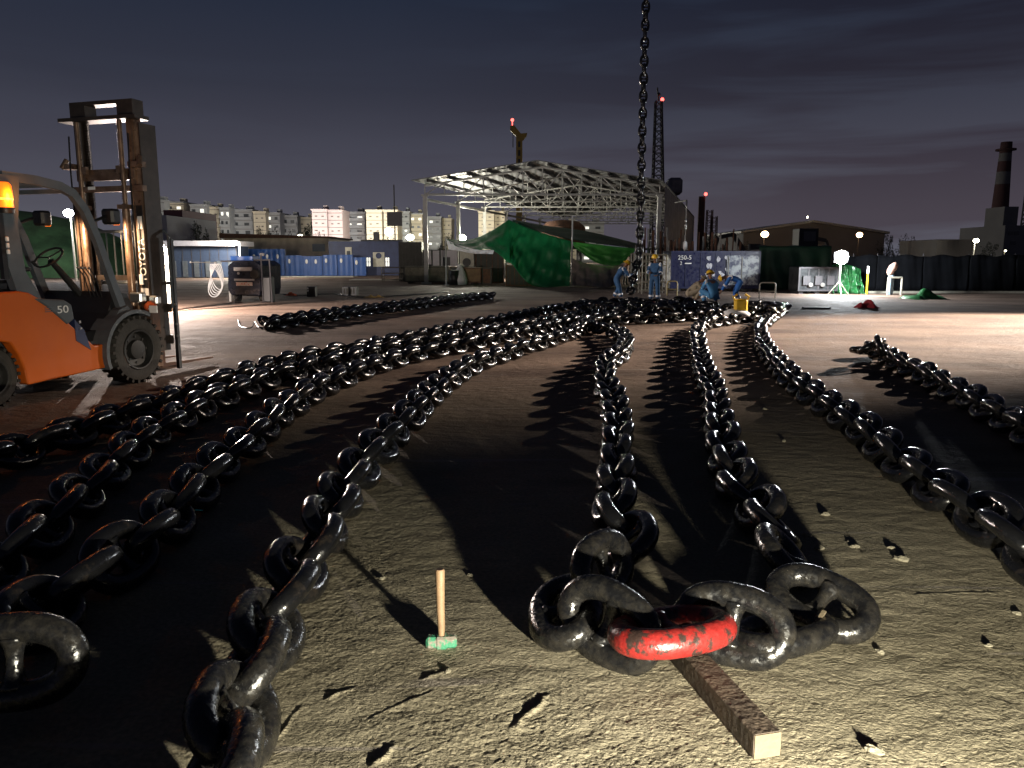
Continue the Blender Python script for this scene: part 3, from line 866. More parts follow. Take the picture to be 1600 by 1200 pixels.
    text('mast_lettering', 'TOYOTA', .145, M['white'], t, mw)
    mb = MB(); mb.box((mx - .106, -.545, 2.13), (.004, .07, .17)); mb.build('reflector', M['reflector'], t)
    mb = MB(); mb.box((mx - .106, -.50, 1.36), (.004, .07, .14)); mb.box((mx - .1085, -.545, 1.19), (.004, .13, .10)); mb.build('caution_label', M['reflector'], t)
    # carriage, load backrest, forks
    cx = mx + .24
    mb = MB(); mb.box((cx, 0, .95), (.05, 1.30, .12)); mb.box((cx, 0, .50), (.05, 1.30, .12)); mb.box((cx, -.5, .72), (.06, .12, .5)); mb.box((cx, .5, .72), (.06, .12, .5)); mb.build('carriage', M['mast_dark'], t)
    mb = MB(); fr_ = [(cx + .02, -.68, .95), (cx + .02, -.68, 1.96), (cx + .02, -.62, 2.03), (cx + .02, .62, 2.03), (cx + .02, .68, 1.96), (cx + .02, .68, .95)]
    mb.tube(fr_, .022, 8)
    for k in range(9): y = -.54 + k * .135; mb.tube([(cx + .02, y, 1.30), (cx + .02, y, 2.03)], .012, 6)
    mb.tube([(cx + .02, -.68, 1.30), (cx + .02, .68, 1.30)], .022, 8)
    mb.build('load_backrest', M['guard'], t, smooth=True)
    mb = MB(); mb.box((cx + .05, -.69, 1.0), (.05, .05, 1.85)); mb.build('backrest_post', M['black'], t)
    mb = MB()
    for z in (.55, .72, 1.0): mb.ball((cx + .02, -.72, z), .018, 8, 6)
    mb.build('bolt', M['steel'], t)
    for s in (-1, 1):
        mb = MB(); mb.prism([(cx + .03, .08), (cx + 1.15, .08), (cx + 1.15, .10), (cx + .10, .135), (cx + .08, .98), (cx + .03, .98)], s * .34 - .07, s * .34 + .07); mb.build('fork', M['rust'], t)
    mb = MB(); mb.box((mx - .15, -.66, .78), (.18, .16, .34), bev=.02); mb.build('valve_box', M['rust'], t)
    mb = MB(); mb.box((mx - .22, -.52, 1.12), (.12, .20, .14), bev=.02); mb.box((mx - .10, -.70, 1.08), (.10, .14, .12), bev=.02); mb.build('tilt_valve', M['steel'], t)
    mb = MB(); mb.box((.30, -.80, .965), (.02, .13, .10), bev=.004); mb.box((.285, -.80, .97), (.012, .14, .008)); mb.build('front_reflector', M['reflector'], t)
    mb = MB()
    for s in (-1, 1): mb.tube([(.0, s * .30, .55), (mx - .1, s * .30, .80)], .04, 10)
    mb.build('tilt_cylinder', M['mast_dark'], t)
    return t


fk = forklift()
mb = MB(); mb.ball((0, 0, 0), (.07, .10, .06), 10, 7)
mb.v = [(x * (1 + random.uniform(-.25, .25)), y * (1 + random.uniform(-.25, .25)), z * (1 + random.uniform(-.3, .3))) for x, y, z in mb.v]
gl = mb.build('work_glove', M['orange_cloth'], smooth=True)
fm = Matrix.Translation((-5.735, 10.43, 0)) @ Matrix.Rotation(R(73), 4, 'Z')
gl.location = fm @ Vector((.40, -.66, 1.005))
tag(gl, 'crumpled orange work glove resting on a brown box on the forklift', 'glove')
lamp('forklift_headlamp_light', fm @ Vector((-.05, -.25, 2.0)), 120, (1, .66, .38), .05, 'SPOT', fm @ Vector((.9, -.35, 1.55)), 96, .8)
lamp('forklift_headlamp_light', fm @ Vector((-.05, .45, 2.0)), 140, (1, .66, .38), .05, 'SPOT', fm @ Vector((.9, .45, 1.6)), 96, .8)
lamp('forklift_beacon_light', fm @ Vector((-1.66, -.80, 2.32)), 12, (1, .30, .05), .06)

# ------------------------------------------------------------------ open shed
SY = 50.0


def shed():
    A = P(664, 304, SY); B = P(1031, 300, SY); zt = A.z
    Wd = B.x - A.x; rise = P(838, 264, SY).z - P(838, 294, SY).z
    ax = Vector((.27, .963, 0)); base = Vector((A.x, SY, 0))
    t = thing('open_shed', 'open sided steel shed with white roof trusses and a pale sheet roof', 'shed', base)
    NB = 7; bay = 6.2

    def S(u, v, z): return Vector((u * Wd, 0, 0)) + ax * v + Vector((0, 0, z))
    ez = zt; e2 = ez + .55; apex = e2 + rise * .97
    def topz(u): return e2 + (apex - e2) * (1 - abs(u - .5) * 2)
    for b in range(NB + 1):
        v = b * bay
        mb = MB(); r = .055 if b else .07
        n = 12
        mb.tube([S(0, v, ez), S(1, v, ez)], r, 6); mb.tube([S(0, v, e2), S(.5, v, apex)], r, 6); mb.tube([S(.5, v, apex), S(1, v, e2)], r, 6)
        for k in range(n + 1):
            u = k / n; mb.tube([S(u, v, ez), S(u, v, topz(u))], .035, 5)
            if k < n:
                u2 = (k + 1) / n
                if k < n / 2: mb.tube([S(u, v, topz(u)), S(u2, v, ez)] if k % 2 else [S(u, v, ez), S(u2, v, topz(u2))], .035, 5)
                else: mb.tube([S(u, v, topz(u)), S(u2, v, ez)] if k % 2 else [S(u, v, ez), S(u2, v, topz(u2))], .035, 5)
        mb.build('truss', M['galv'], t, smooth=True)
        for u in (0, 1):
            mb = MB(); mb.box(S(u, v, ez / 2), (.26, .26, ez)); mb.box(S(u, v, ez - .05), (.45, .4, .10)); mb.box(S(u, v, .06), (.6, .6, .12)); mb.build('column', M['galv'], t)
    for sgn in (0, 1):
        for k in range(6):
            u = (k + .5) / 12 if not sgn else 1 - (k + .5) / 12
            mb = MB(); mb.bar(S(u, -1.2, topz(u) + .12), S(u, NB * bay, topz(u) + .12), .10, .16); mb.build('purlin', M['lattice'], t)
        ua, ub = (-.02, .5) if not sgn else (1.02, .5)
        za = topz(0) + .22 - .02 * (apex - e2) * 2; zb = apex + .22
        vs = [S(ua, -1.4, za), S(ub, -1.4, zb), S(ub, NB * bay, zb), S(ua, NB * bay, za)]
        vs += [q + Vector((0, 0, .05)) for q in vs]
        mb = MB(); mb.add(vs, [(0, 1, 2, 3), (7, 6, 5, 4), (0, 4, 5, 1), (1, 5, 6, 2), (2, 6, 7, 3), (3, 7, 4, 0)]); mb.build('roof_sheet', M['roof'], t)
    # clad wall on the right from the second bay
    mb = MB(); p0 = S(1.012, bay * .35, .1); p1 = S(1.012, NB * bay, .1)
    vs = [S(1.012, bay * .3, 1.2), S(1.012, NB * bay, 1.2), S(1.012, NB * bay, e2 + .1), S(1.012, bay * .3, e2 + .1)]
    vs += [q + Vector((.06, 0, 0)) for q in vs]
    mb.add(vs, [(0, 1, 2, 3), (7, 6, 5, 4), (0, 4, 5, 1), (1, 5, 6, 2), (2, 6, 7, 3), (3, 7, 4, 0)]); mb.build('wall_cladding', M['cladding'], t)
    mb = MB(); mb.box(S(1.0, bay * 2, e2 + 1.0), (1.1, 1.4, 1.3), bev=.2); mb.build('roof_vent', M['cladding'], t)
    mb = MB(); mb.bar(S(.0, 0, ez - .3), S(0, NB * bay, ez - .3), .1, .16); mb.bar(S(1, 0, ez - .3), S(1, NB * bay, ez - .3), .1, .16); mb.build('eaves_beam', M['galv'], t)
    return t


shed()


# ------------------------------------------------------------------ tarpaulins
def cloth(name, top, bot, mid=None, m=None, nu=70, nv=30, amp=.10, folds=9, seed=0, label=None, cat='tarpaulin', group=None, parent=None, vert=True):
    """top / bot: lists of (px, py, Y) with equal length; a hanging sheet with folds"""
    T = [P(*q) for q in top]; B = [P(*q) for q in bot]
    Mi = [P(*q) for q in mid] if mid else None
    ct, cb = catmull(T, 12), catmull(B, 12); cm = catmull(Mi, 12) if Mi else None
    r = random.Random(seed); ph = [r.uniform(0, 6) for _ in range(8)]
    vs = []
    for i in range(nu + 1):
        q = i / nu * (len(ct) - 1); k = min(int(q), len(ct) - 2); f = q - k
        a = ct[k].lerp(ct[k + 1], f); b = cb[k].lerp(cb[k + 1], f)
        c = cm[k].lerp(cm[k + 1], f) if cm else None
        for j in range(nv + 1):
            v = j / nv
            p = a.lerp(b, v) if c is None else (a * (1 - v) * (1 - v) + c * 2 * v * (1 - v) + b * v * v)
            u = i / nu
            fold = math.sin(u * folds * 6.28 + ph[0] + 1.8 * math.sin(v * 2 + ph[1])) * .5 + math.sin(u * folds * 2.3 * 6.28 + ph[2] + v * 3) * .22 + math.sin((u * 2 - v * 3) * 6.28 + ph[3]) * .3
            env = (.25 + .75 * v) if vert else math.sin(math.pi * v)
            dz = math.sin((u * folds * .7 + v * 2) * 6.28 + ph[4]) * amp * .3 * math.sin(math.pi * v)
            vs.append(p + Vector((0, -fold * amp * env, dz)))
    fs = [(i * (nv + 1) + j, i * (nv + 1) + j + 1, (i + 1) * (nv + 1) + j + 1, (i + 1) * (nv + 1) + j) for i in range(nu) for j in range(nv)]
    base = sum((v for v in vs), Vector()) / len(vs); base.z = min(v.z for v in vs)
    mb = MB(); mb.add([v - base for v in vs], fs)
    o = mb.build(name, m, parent, smooth='full', loc=base)
    so = o.modifiers.new('thickness', 'SOLIDIFY'); so.thickness = .012
    if label: tag(o, label, cat, group)
    return o


cloth('tarpaulin', [(795, 343, 47), (820, 354, 46.6), (855, 366, 46), (892, 377, 45.5)], [(790, 410, 45), (800, 413, 45), (832, 446, 44.5), (890, 447, 44.5)], m=M['tarp'], amp=.30, folds=4, seed=3,
      label='large dark green tarpaulin draped from the tall peak down to the ground', group=None)
cloth('tarpaulin', [(697, 374, 47.5), (735, 374, 47.3), (765, 362, 47.2), (795, 343, 47.1)], [(712, 384, 44), (738, 391, 44), (768, 390, 44), (797, 412, 44.4)], m=M['tarp'], amp=.22, folds=3, seed=5,
      label='green tarpaulin wing stretched left from the tall peak', group=None)
cloth('tarpaulin', [(697, 374, 47.4), (715, 382, 44.5), (745, 390, 43.9), (772, 391, 43.9)], [(701, 390, 46.5), (716, 392, 44.4), (742, 396, 43.8), (770, 397, 43.8)], m=M['tarp_white'], amp=.16, folds=6, seed=6,
      label='white tarpaulin lining hanging from the left corner of the green tent')
cloth('tarpaulin', [(797, 342, 47.6), (850, 352, 50), (920, 362, 52), (1003, 382, 53)], [(815, 353, 46.8), (865, 368, 46), (925, 379, 45.6), (993, 388, 45.4)], m=M['tarp_dark'], amp=.2, folds=3, seed=8,
      label='very dark green tarpaulin sheet covering the low roof behind the pole')
cloth('tarpaulin', [(893, 378, 45.3), (925, 381, 45.3), (960, 385, 45.3), (994, 388, 45.3)], [(899, 388, 45), (932, 410, 44.6), (966, 414, 44.6), (990, 394, 45)], m=M['tarp_light'], amp=.16, folds=3, seed=9,
      label='bright green tarpaulin swag hanging right of the pole')
cloth('tarpaulin', [(893, 404, 45), (915, 411, 44.9), (945, 416, 44.8), (972, 414, 44.6)], [(893, 446, 44.3), (920, 448, 44.1), (948, 449, 44.1), (966, 444, 44.3)], m=M['tarp_grey'], amp=.22, folds=4, seed=10,
      label='grey brown canvas sheet hanging below the bright green tarpaulin')
mb = MB(); a = P(893, 447, 45); mb.tube([(0, 0, 0), (0, 0, P(893, 336, 45).z)], .05, 8); mb.box((0, 0, .03), (.3, .3, .06))
tag(mb.build('tent_pole', M['galv'], loc=(a.x, 45, 0)), 'thin pale pole standing between the green and grey tarpaulins', 'pole')
mb = MB(); a = P(697, 420, 47.5); mb.tube([(0, 0, 0), (0, 0, P(693, 372, 47.5).z)], .045, 8); mb.box((0, 0, .03), (.3, .3, .06))
tag(mb.build('tent_pole', M['galv'], loc=(a.x, 47.5, 0)), 'thin pole holding the left corner of the green tarpaulin', 'pole')
# machines sheltered in the shed
t = thing('rusty_drum', 'big rusty orange drum standing inside the shed above the tarpaulins', 'drum', (P(880, 350, 58).x, 58, 0))
mb = MB(); mb.lathe([(1.6, 2.4), (1.65, 2.6), (1.65, 3.9), (1.2, 4.3), (.3, 4.45)], (0, 0, 0), 'Z', 28); mb.build('drum_body', M['rust'], t, smooth=True)
mb = MB(); [mb.box((sx * 1.2, sy * 1.2, 1.25), (.2, .2, 2.5)) for sx in (-1, 1) for sy in (-1, 1)]; mb.box((0, 0, 2.4), (3, 3, .15)); mb.build('stand', M['lattice'], t)
t = thing('cable_reel', 'brown cable reel standing by the right shed column', 'reel', (P(993, 380, 49).x, 49, 0))
mb = MB(); [mb.lathe([(1.0, h), (1.0, h + .08)], (0, 0, 1.35), 'X', 28) for h in (-.5, .42)]; mb.build('flange', M['rust'], t)
mb = MB(); mb.lathe([(.55, -.4), (.55, .4)], (0, 0, 1.35), 'X', 20); mb.build('drum_core', M['dark_olive'], t)
mb = MB(); [mb.bar((s * .6, -.7, 0), (s * .6, 0, 1.35), .1) for s in (-1, 1)]; [mb.bar((s * .6, .7, 0), (s * .6, 0, 1.35), .1) for s in (-1, 1)]; mb.build('reel_frame', M['lattice'], t)

# scaffold / step rack behind the hanging chain
def rack(px0, px1, ytop, ybot, Y, label, levels=(0.25, .5, .78, 1), m='rack_tube', name='step_rack', cat='rack'):
    a = P(px0, ybot, Y); b = P(px1, ybot, Y); h = P(px0, ytop, Y).z; wd = b.x - a.x
    t = thing(name, label, cat, (a.x, Y, 0))
    for x in (0, wd):
        for y in (0, .9):
            mb = MB(); mb.tube([(x, y, 0), (x, y, h)], .035, 6); mb.build('post', M[m], t)
    for l in levels:
        mb = MB(); mb.tube([(0, 0, h * l), (wd, 0, h * l)], .03, 6); mb.tube([(0, .9, h * l), (wd, .9, h * l)], .03, 6)
        mb.tube([(0, 0, h * l), (0, .9, h * l)], .03, 6); mb.tube([(wd, 0, h * l), (wd, .9, h * l)], .03, 6)
        mb.build('cross_rail', M[m], t)
    return t


rack(989, 1013, 396, 456, 38, 'tall grey tube rack standing directly behind the hanging chain')
rack(1002, 1040, 398, 459, 36.5, 'wider low tube rack behind the standing worker', (.08, .3, .72, .86, 1))

# tangle of dark machinery under the right side of the shed
t = thing('pipe_stand', 'row of upright brown pipes stored against the right side of the shed', 'pipe stand', (P(1000, 380, 47).x, 47, 0))
for k in range(14):
    x = k * .19 * 1.0; h = random.uniform(2.6, 3.6)
    mb = MB(); mb.tube([(x, random.uniform(0, .5), 0), (x + random.uniform(-.1, .1), .3, h)], random.uniform(.04, .08), 8); mb.build('pipe', M['rust'] if k % 3 else M['galv'], t)
mb = MB(); mb.box((1.3, .4, .5), (3.0, .2, .12)); mb.box((1.3, .6, 2.2), (3.0, .12, .12)); [mb.box((x, .6, 1.1), (.12, .12, 2.2)) for x in (-.1, 2.7)]; mb.build('stand_frame', M['lattice'], t)
t = thing('pipe_stand', 'rusty upright pipes and struts behind the navy container', 'pipe stand', (P(1046, 380, 44).x, 44, 0))
for k in range(18):
    x = k * .24; h = random.uniform(2.4, 3.4)
    mb = MB(); mb.tube([(x, random.uniform(0, .5), 0), (x + random.uniform(-.12, .12), .3, h)], random.uniform(.03, .08), 8); mb.build('pipe', M['rust'] if k % 4 else M['galv'], t)
mb = MB(); mb.box((2.1, .5, .5), (4.6, .2, .12)); mb.build('stand_frame', M['lattice'], t)


# ------------------------------------------------------------------ boxes and containers
def crate(name, label, cat, px0, px1, ytop, ybot, Y, depth, m, ribs=0, rib_m=None, group=None, feet=False, dz=0):
    a = P(px0, ybot, Y); b = P(px1, ybot, Y); z0 = max(dz, 0); z1 = P(px0, ytop, Y).z
    wd = b.x - a.x; h = z1 - z0
    t = thing(name, label, cat, ((a.x + b.x) / 2, Y, z0), 0, group)
    lift = .12 if feet else 0
    mb = MB(); mb.box((0, depth / 2, lift + (h - lift) / 2), (wd, depth, h - lift), bev=min(.03, h * .03)); mb.build('body', m, t)
    if rib_m:
        mb = MB(); e = .07
        for x in (-wd / 2 + e / 2, wd / 2 - e / 2): mb.box((x, -.012, lift + (h - lift) / 2), (e, .03, h - lift - .02))
        mb.box((0, -.014, h - e / 2 - .01), (wd - 2 * e - .01, .03, e)); mb.box((0, -.014, lift + e / 2 + .01), (wd - 2 * e - .01, .03, e))
        mb.build('frame', rib_m, t)
        if ribs:
            mb = MB()
            for k in range(ribs):
                x = -wd / 2 + wd * (k + 1) / (ribs + 1); mb.box((x, -.010, lift + (h - lift) / 2), (.05, .026, h - lift - 2 * e - .04))
            mb.build('rib', rib_m, t)
    if feet:
        for x in (-wd * .4, 0, wd * .4):
            mb = MB(); mb.box((x, depth / 2, .06), (.2, depth * .9, .12)); mb.build('skid', M['lattice'], t)
    t['w'] = wd; t['h'] = h
    return t, wd, h


# navy container with white numbers
t, wd, h = crate('shipping_container', 'navy blue equipment container with white stencilled number and grey patched doors', 'container', 1047, 1186, 392, 456, 39.4, 2.2, mat('scuffed_navy_paint', (.006, .008, .042), .4, scale=2.6, col2=(.014, .017, .06), patch=(.3, .7), rvar=.15), 5, mat('navy_frame', (.014, .018, .06), .45, var=.3), feet=True)
mb = MB(); mb.box((wd * .30, -.045, h * .52), (wd * .36, .05, h * .74), bev=.01)
o = mb.build('door', mat('patched_grey_door', (.40, .44, .46), .35, scale=2.4, col2=(.07, .08, .13), patch=(.46, .58), rvar=.15), t)
mb = MB(); [mb.tube([(wd * x, -.09, h * .18), (wd * x, -.09, h * .86)], .025, 6) for x in (.14, .29)]; mb.build('lock_bar', M['galv'], o)
ppm = mat('pale_scraped_paint', (.5, .5, .54), .4, scale=6, col2=(.12, .13, .2), patch=(.4, .5))
for k in range(11):
    x = random.uniform(-wd * .1, wd * .12); z = random.uniform(h * .35, h * .85); q = random.uniform(.05, .16); n_ = 7
    mb = MB(); mb.add([(x + math.cos(a) * q * random.uniform(.4, 1), -.028 - k * .0012, z + math.sin(a) * q * random.uniform(.5, 1.2)) for a in [6.283 * i_ / n_ for i_ in range(n_)]], [tuple(range(n_))])
    mb.v += [(v[0], v[1] - .002, v[2]) for v in mb.v[:n_]]; mb.f += [tuple(reversed(range(n_, 2 * n_)))] + [(i_, (i_ + 1) % n_, n_ + (i_ + 1) % n_, n_ + i_) for i_ in range(n_)]
    mb.build('paint_patch', ppm, t)
rx = Matrix.Rotation(R(90), 4, 'X')
text('stencil_number', '250-5', .30, M['white'], t, Matrix.Translation((-wd * .35, -.04, h * .83)) @ rx)
text('stencil_code', '2', .24, M['white'], t, Matrix.Translation((-wd * .39, -.04, h * .69)) @ rx)
mb = MB(); mb.box((-wd * .31, -.04, h * .69), (.34, .004, .05)); mb.build('stencil_bar', M['white'], t)

# row at left of shed
crate('steel_tank_box', 'low khaki steel box with chalky panels on the ground left of the shed', 'box', 632, 702, 416, 444, 50.5, 2.2, M['khaki'], 0, M['dark_olive'], feet=True)
crate('steel_cabinet', 'narrow dark brown cabinet against the right end of the khaki box', 'cabinet', 703, 722, 416, 443, 51, 1.5, M['dark_olive'], 0, M['rust'])
crate('plywood_crate', 'tan plywood crate left of the hanging tarpaulin', 'crate', 725, 752, 418, 446, 49, 1.2, M['ply'], 0, M['rust'], feet=True)
crate('steel_cabinet', 'dark rusty cabinet right of the tan plywood crate', 'cabinet', 753, 768, 418, 444, 49.2, 1.2, M['rust'], 0, M['dark_olive'])
crate('olive_container', 'dark olive container left of the pale panelled container', 'container', 624, 660, 378, 440, 56, 3, M['dark_olive'], 6, M['dark_olive'])
t, wd, h = crate('pale_container', 'container with pale upper panels and a rounded dark opening', 'container', 661, 716, 390, 436, 54, 3, M['dark_olive'], 0, M['dark_olive'])
mb = MB(); mb.box((-wd * .36, -.04, h * .76), (wd * .20, .03, h * .42)); mb.box((-wd * .12, -.04, h * .74), (wd * .18, .03, h * .46)); mb.box((wd * .25, -.04, h * .74), (wd * .46, .03, h * .48)); mb.build('upper_panel', M['pale_panel'], t)
mb = MB(); mb.box((wd * .18, -.07, h * .60), (wd * .20, .03, h * .34), bev=.014); mb.build('opening', M['black'], t)
t, wd, h = crate('fan_unit', 'grey ventilation unit with a round black fan opening', 'fan unit', 717, 742, 390, 436, 53, 2.4, M['rail'], 0, M['dark_olive'])
mb = MB(); mb.lathe([(wd * .26, -.05), (wd * .26, -.02)], (0, 0, h * .62), 'Y', 24); mb.build('fan_opening', M['black'], t)
crate('brown_container', 'dark brown container with light corner trim beside the green tarpaulin', 'container', 743, 787, 390, 436, 52.5, 3, M['dark_olive'], 4, M['rust'])
crate('pallet_stack', 'rack of dark pallets under the green tent edge', 'pallets', 790, 832, 414, 446, 46.5, 1.4, M['dark_olive'], 5, M['rust'])
rack(597, 626, 418, 441, 54, 'low grey scaffold trolley beside the khaki box', (.2, .6, 1), name='scaffold_trolley', cat='trolley')
# white sack between boxes
mb = MB(); mb.lathe([(.42, 0), (.45, .3), (.3, .8), (.12, 1.2), (.05, 1.3)], (0, 0, 0), 'Z', 12)
tag(mb.build('white_sack', M['pale_panel'], loc=(P(719, 440, 48.7).x, 48.7, 0), smooth=True), 'pale cloth sack standing between the khaki box and plywood crate', 'sack')
t = thing('black_drum', 'black drum standing beside the pale sack', 'drum', (P(710, 443, 48.5).x, 48.5, 0))
mb = MB(); mb.lathe([(.29, 0), (.30, .02), (.30, .30), (.31, .32), (.30, .34), (.30, .62), (.31, .64), (.30, .66), (.30, .88), (.27, .90)], (0, 0, 0), 'Z', 20); mb.build('drum_body', M['black'], t, smooth=True)
mb = MB(); mb.lathe([(.05, .90), (.05, .93)], (.15, 0, 0), 'Z', 10); mb.build('cap', M['steel'], t)

# blue office cabin and buildings
t, wd, h = crate('office_cabin', 'navy office cabin with two lit windows and a pale door', 'cabin', 515, 626, 377, 430, 75, 5, M['blue_cabin'], 0, M['blue_cabin'])
mb = MB(); mb.box((-wd * .22, -.06, h * .42), (wd * .09, .06, h * .82)); o = mb.build('door', M['rail'], t)
mb = MB(); mb.box((-wd * .22, -.105, h * .62), (wd * .05, .02, h * .2)); mb.build('pane', M['window_dark'], o)
for x in (.055, .30 + .02):
    mb = MB(); mb.box((wd * x, -.06, h * .40), (wd * .05, .06, h * .25)); o = mb.build('window', M['window_lit'], t)
    mb = MB(); mb.box((wd * x, -.10, h * .40), (.05, .03, h * .25)); mb.box((wd * x, -.10, h * .40), (wd * .05, .03, .05)); mb.build('glazing_bar', M['blue_cabin'], o)
mb = MB(); mb.box((wd * .20, -.06, h * .47), (wd * .16, .06, h * .42)); o = mb.build('notice_board', M['rail'], t)
mb = MB(); mb.lathe([(.28, -.11), (.28, -.095)], (wd * .20, 0, h * .58), 'Y', 16); mb.build('notice_emblem', M['blue_cabin'], o)
mb = MB(); mb.box((wd * .2, 2, h + .1), (wd * .6, .2, .2)); mb.box((-wd * .34 + wd * .5, .6, h + .45), (.5, .5, .9)); mb.build('roof_vent', M['lattice'], t)
mb = MB(); mb.tube([(0, 0, 0), (0, 0, 9.0)], .07, 6); mb.box((0, 0, 5.6), (1.5, .3, 1.4))
tag(mb.build('sign_mast', M['lattice'], loc=(P(618, 400, 80).x, 80, 0)), 'thin dark mast with a small square board behind the office cabin', 'mast')

t, wd, h = crate('warehouse', 'long cream corrugated warehouse behind the blue site panels', 'warehouse', 352, 516, 372, 425, 92, 12, M['cream_sheet'], 0, None)
mb = MB(); mb.box((wd * .40, -.05, h * .72), (wd * .12, .06, h * .22)); mb.build('window', M['window_dark'], t)
mb = MB(); mb.prism([(-wd / 2 - .3, h), (wd / 2 + .3, h), (wd / 2 + .3, h + .18), (-wd / 2 - .3, h + .55)], -.4, 12.4); mb.build('roof', M['rust'], t)
# site hoarding panels, blue: each a thing
panels = [(312, 340, 393), (340, 372, 391), (372, 410, 389), (410, 446, 389), (447, 472, 399), (472, 504, 400), (505, 527, 398), (528, 552, 398), (553, 572, 402)]
for i, (x0, x1, yt) in enumerate(panels):
    lab = ['leftmost blue site panel, behind the black hose machine', 'blue site panel directly above the black hose machine', 'blue site panel beside the right edge of the black machine', 'tallest blue site panel, left of the lower row',
           'first low blue panel right of the tallest panel', 'wide low blue panel with two white dots', 'blue panel left of the middle joint of the row', 'blue panel second from the office cabin', 'blue panel touching the office cabin'][i]
    t, wd, h = crate('site_panel', lab, 'panel', x0, x1, yt, 428, 74, .4, M['blue_sheet'], 0, M['blue_sheet'], group='blue panels closing off the site')
    mb = MB()
    for k in range(2 if x1 - x0 > 30 else 1): mb.ball((-wd * .25 + k * wd * .45, -.06, h * .72), (.12, .03, .22), 8, 6)
    mb.build('white_mark', M['white'], t)
# long white roof of the walkway, left
t, wd, h = crate('walkway_shelter', 'long low shelter with a pale grey roof left of the blue panels', 'shelter', 245, 372, 384, 431, 66, 3, mat('dim_blue_wall', (.02, .035, .07), .7, var=.3), 8, M['lattice'])
mb = MB(); mb.box((0, 1.0, h + .18), (wd + .8, 4.6, .42)); mb.build('roof', mat('pale_roof', (.42, .41, .44), .6, var=.1), t)
for k in range(7):
    mb = MB(); mb.box((-wd * .42 + k * wd * .14, -.05, h * .28), (wd * .06, .05, h * .5)); mb.build('locker', M['grey_paint'], t)
t, wd, h = crate('white_hall', 'pale grey hall left of the maroon building', 'hall', 205, 266, 336, 425, 120, 20, mat('pale_hall_wall', (.34, .33, .38), .7, var=.06), 0, None)
t, wd, h = crate('maroon_building', 'plain maroon block behind the low shelter', 'building', 262, 291, 328, 425, 140, 16, M['maroon'], 0, None)

# ------------------------------------------------------------------ blocks of flats
GF = 'blocks of flats beyond the site'


def flats(label, px0, px1, ytop, Y, m, floors, style, depth=14):
    a = P(px0, 400, Y); b = P(px1, 400, Y); zt = P((px0 + px1) / 2, ytop, Y).z; wd = b.x - a.x
    t = thing('apartment_block', label, 'building', ((a.x + b.x) / 2, Y, 0), 0, GF)
    mb = MB(); mb.box((0, depth / 2, zt / 2), (wd, depth, zt)); mb.build('wall', m, t)
    mb = MB(); mb.box((0, depth / 2, zt + .25), (wd + .5, depth + .5, .5)); mb.build('parapet', M['flat_grey'] if style else m, t)
    fh = (zt - .6) / floors
    mb = MB()
    for k in range(1, floors + 1): mb.box((0, -.06, k * fh), (wd + .1, .12, .16))
    mb.build('floor_band', M['flat_line'], t)
    r = random.Random(int(px0))
    if style == 0:      # blank end wall with small slots
        wins = [(x, k, wd * .15, fh * .16) for k in range(floors) for x in (-.22, .22)]
    else:               # access side: balconies and doors, some lit
        n = max(2, int(wd / 4)); wins = [((i + .5) / n - .5, k, wd / n * .42, fh * .55) for k in range(floors) for i in range(n)]
    first = {}
    for x, k, ww, wh in wins:
        lit = style and r.random() < .34
        key = (lit, style)
        if key not in first:
            mb = MB(); mb.box((0, 0, 0), (ww, .14, wh)); o = mb.build('window', M['window_lit'] if lit else (M['window_dark'] if style else M['flat_line']), t); first[key] = o
        else:
            o = first[key].copy(); COL.objects.link(o); o.parent = t
        o.location = (x * wd + r.uniform(-.3, .3) * (1 if style else 0), -.09, (k + .5) * fh + r.uniform(-.1, .1))
    if style:
        mb = MB()
        for k in range(floors): mb.box((0, -.8, k * fh + .5), (wd * .96, 1.0, .12)); mb.box((0, -1.3, k * fh + .9), (wd * .96, .08, .7))
        mb.build('balcony', m, t)
    mb = MB(); mb.box((wd * .2, depth * .4, zt + 1.1), (wd * .25, 3, 1.6)); mb.build('lift_tower', m, t)
    return t


flats('grey block of flats half hidden by the forklift mast', 226, 262, 314, 285, M['flat_grey'], 7, 1)
flats('grey block of flats right above the maroon building', 263, 292, 317, 290, M['flat_cream'], 7, 1)
flats('block of flats just right of the maroon building', 302, 327, 321, 285, M['flat_grey'], 6, 1)
flats('cream blank walled block third from the left', 328, 346, 325, 288, M['flat_cream'], 6, 0)
flats('narrow block with lit balconies left of the wide grey one', 347, 362, 326, 286, M['flat_grey'], 6, 1)
flats('grey block of flats above the cream warehouse roof start', 363, 398, 329, 292, M['flat_grey'], 6, 1)
flats('cream block of flats between two grey ones', 399, 418, 332, 290, M['flat_cream'], 6, 0)
flats('block of flats behind the low trees, middle of the left row', 419, 440, 334, 294, M['flat_grey'], 6, 1)
flats('lower grey block next to the last of the left row', 441, 467, 338, 300, M['flat_grey'], 5, 1)
flats('lowest cream block touching the pink one', 468, 489, 341, 305, M['flat_cream'], 5, 0)
flats('pink blank walled block of flats, left half', 490, 513, 329, 262, M['flat_pink'], 7, 0)
flats('pink blank walled block of flats, right half', 515, 537, 330, 263, M['flat_pink'], 7, 0)
flats('grey balcony wing right of the pink block', 538, 572, 333, 275, M['flat_grey'], 7, 1)
flats('cream blank walled block of flats, left half', 574, 598, 330, 262, M['flat_cream'], 7, 0)
flats('cream blank walled block of flats, right half', 601, 622, 330, 263, M['flat_cream'], 7, 0)
flats('balcony wing right of the large cream block', 623, 641, 332, 275, M['flat_grey'], 7, 1)
flats('pale cream block just left of the shed column', 642, 661, 335, 280, M['flat_cream'], 6, 1)
flats('grey balcony block just right of the shed column', 668, 690, 340, 288, M['flat_grey'], 6, 1)
flats('small cream block at the right end of the row', 691, 706, 343, 292, M['flat_cream'], 5, 0)
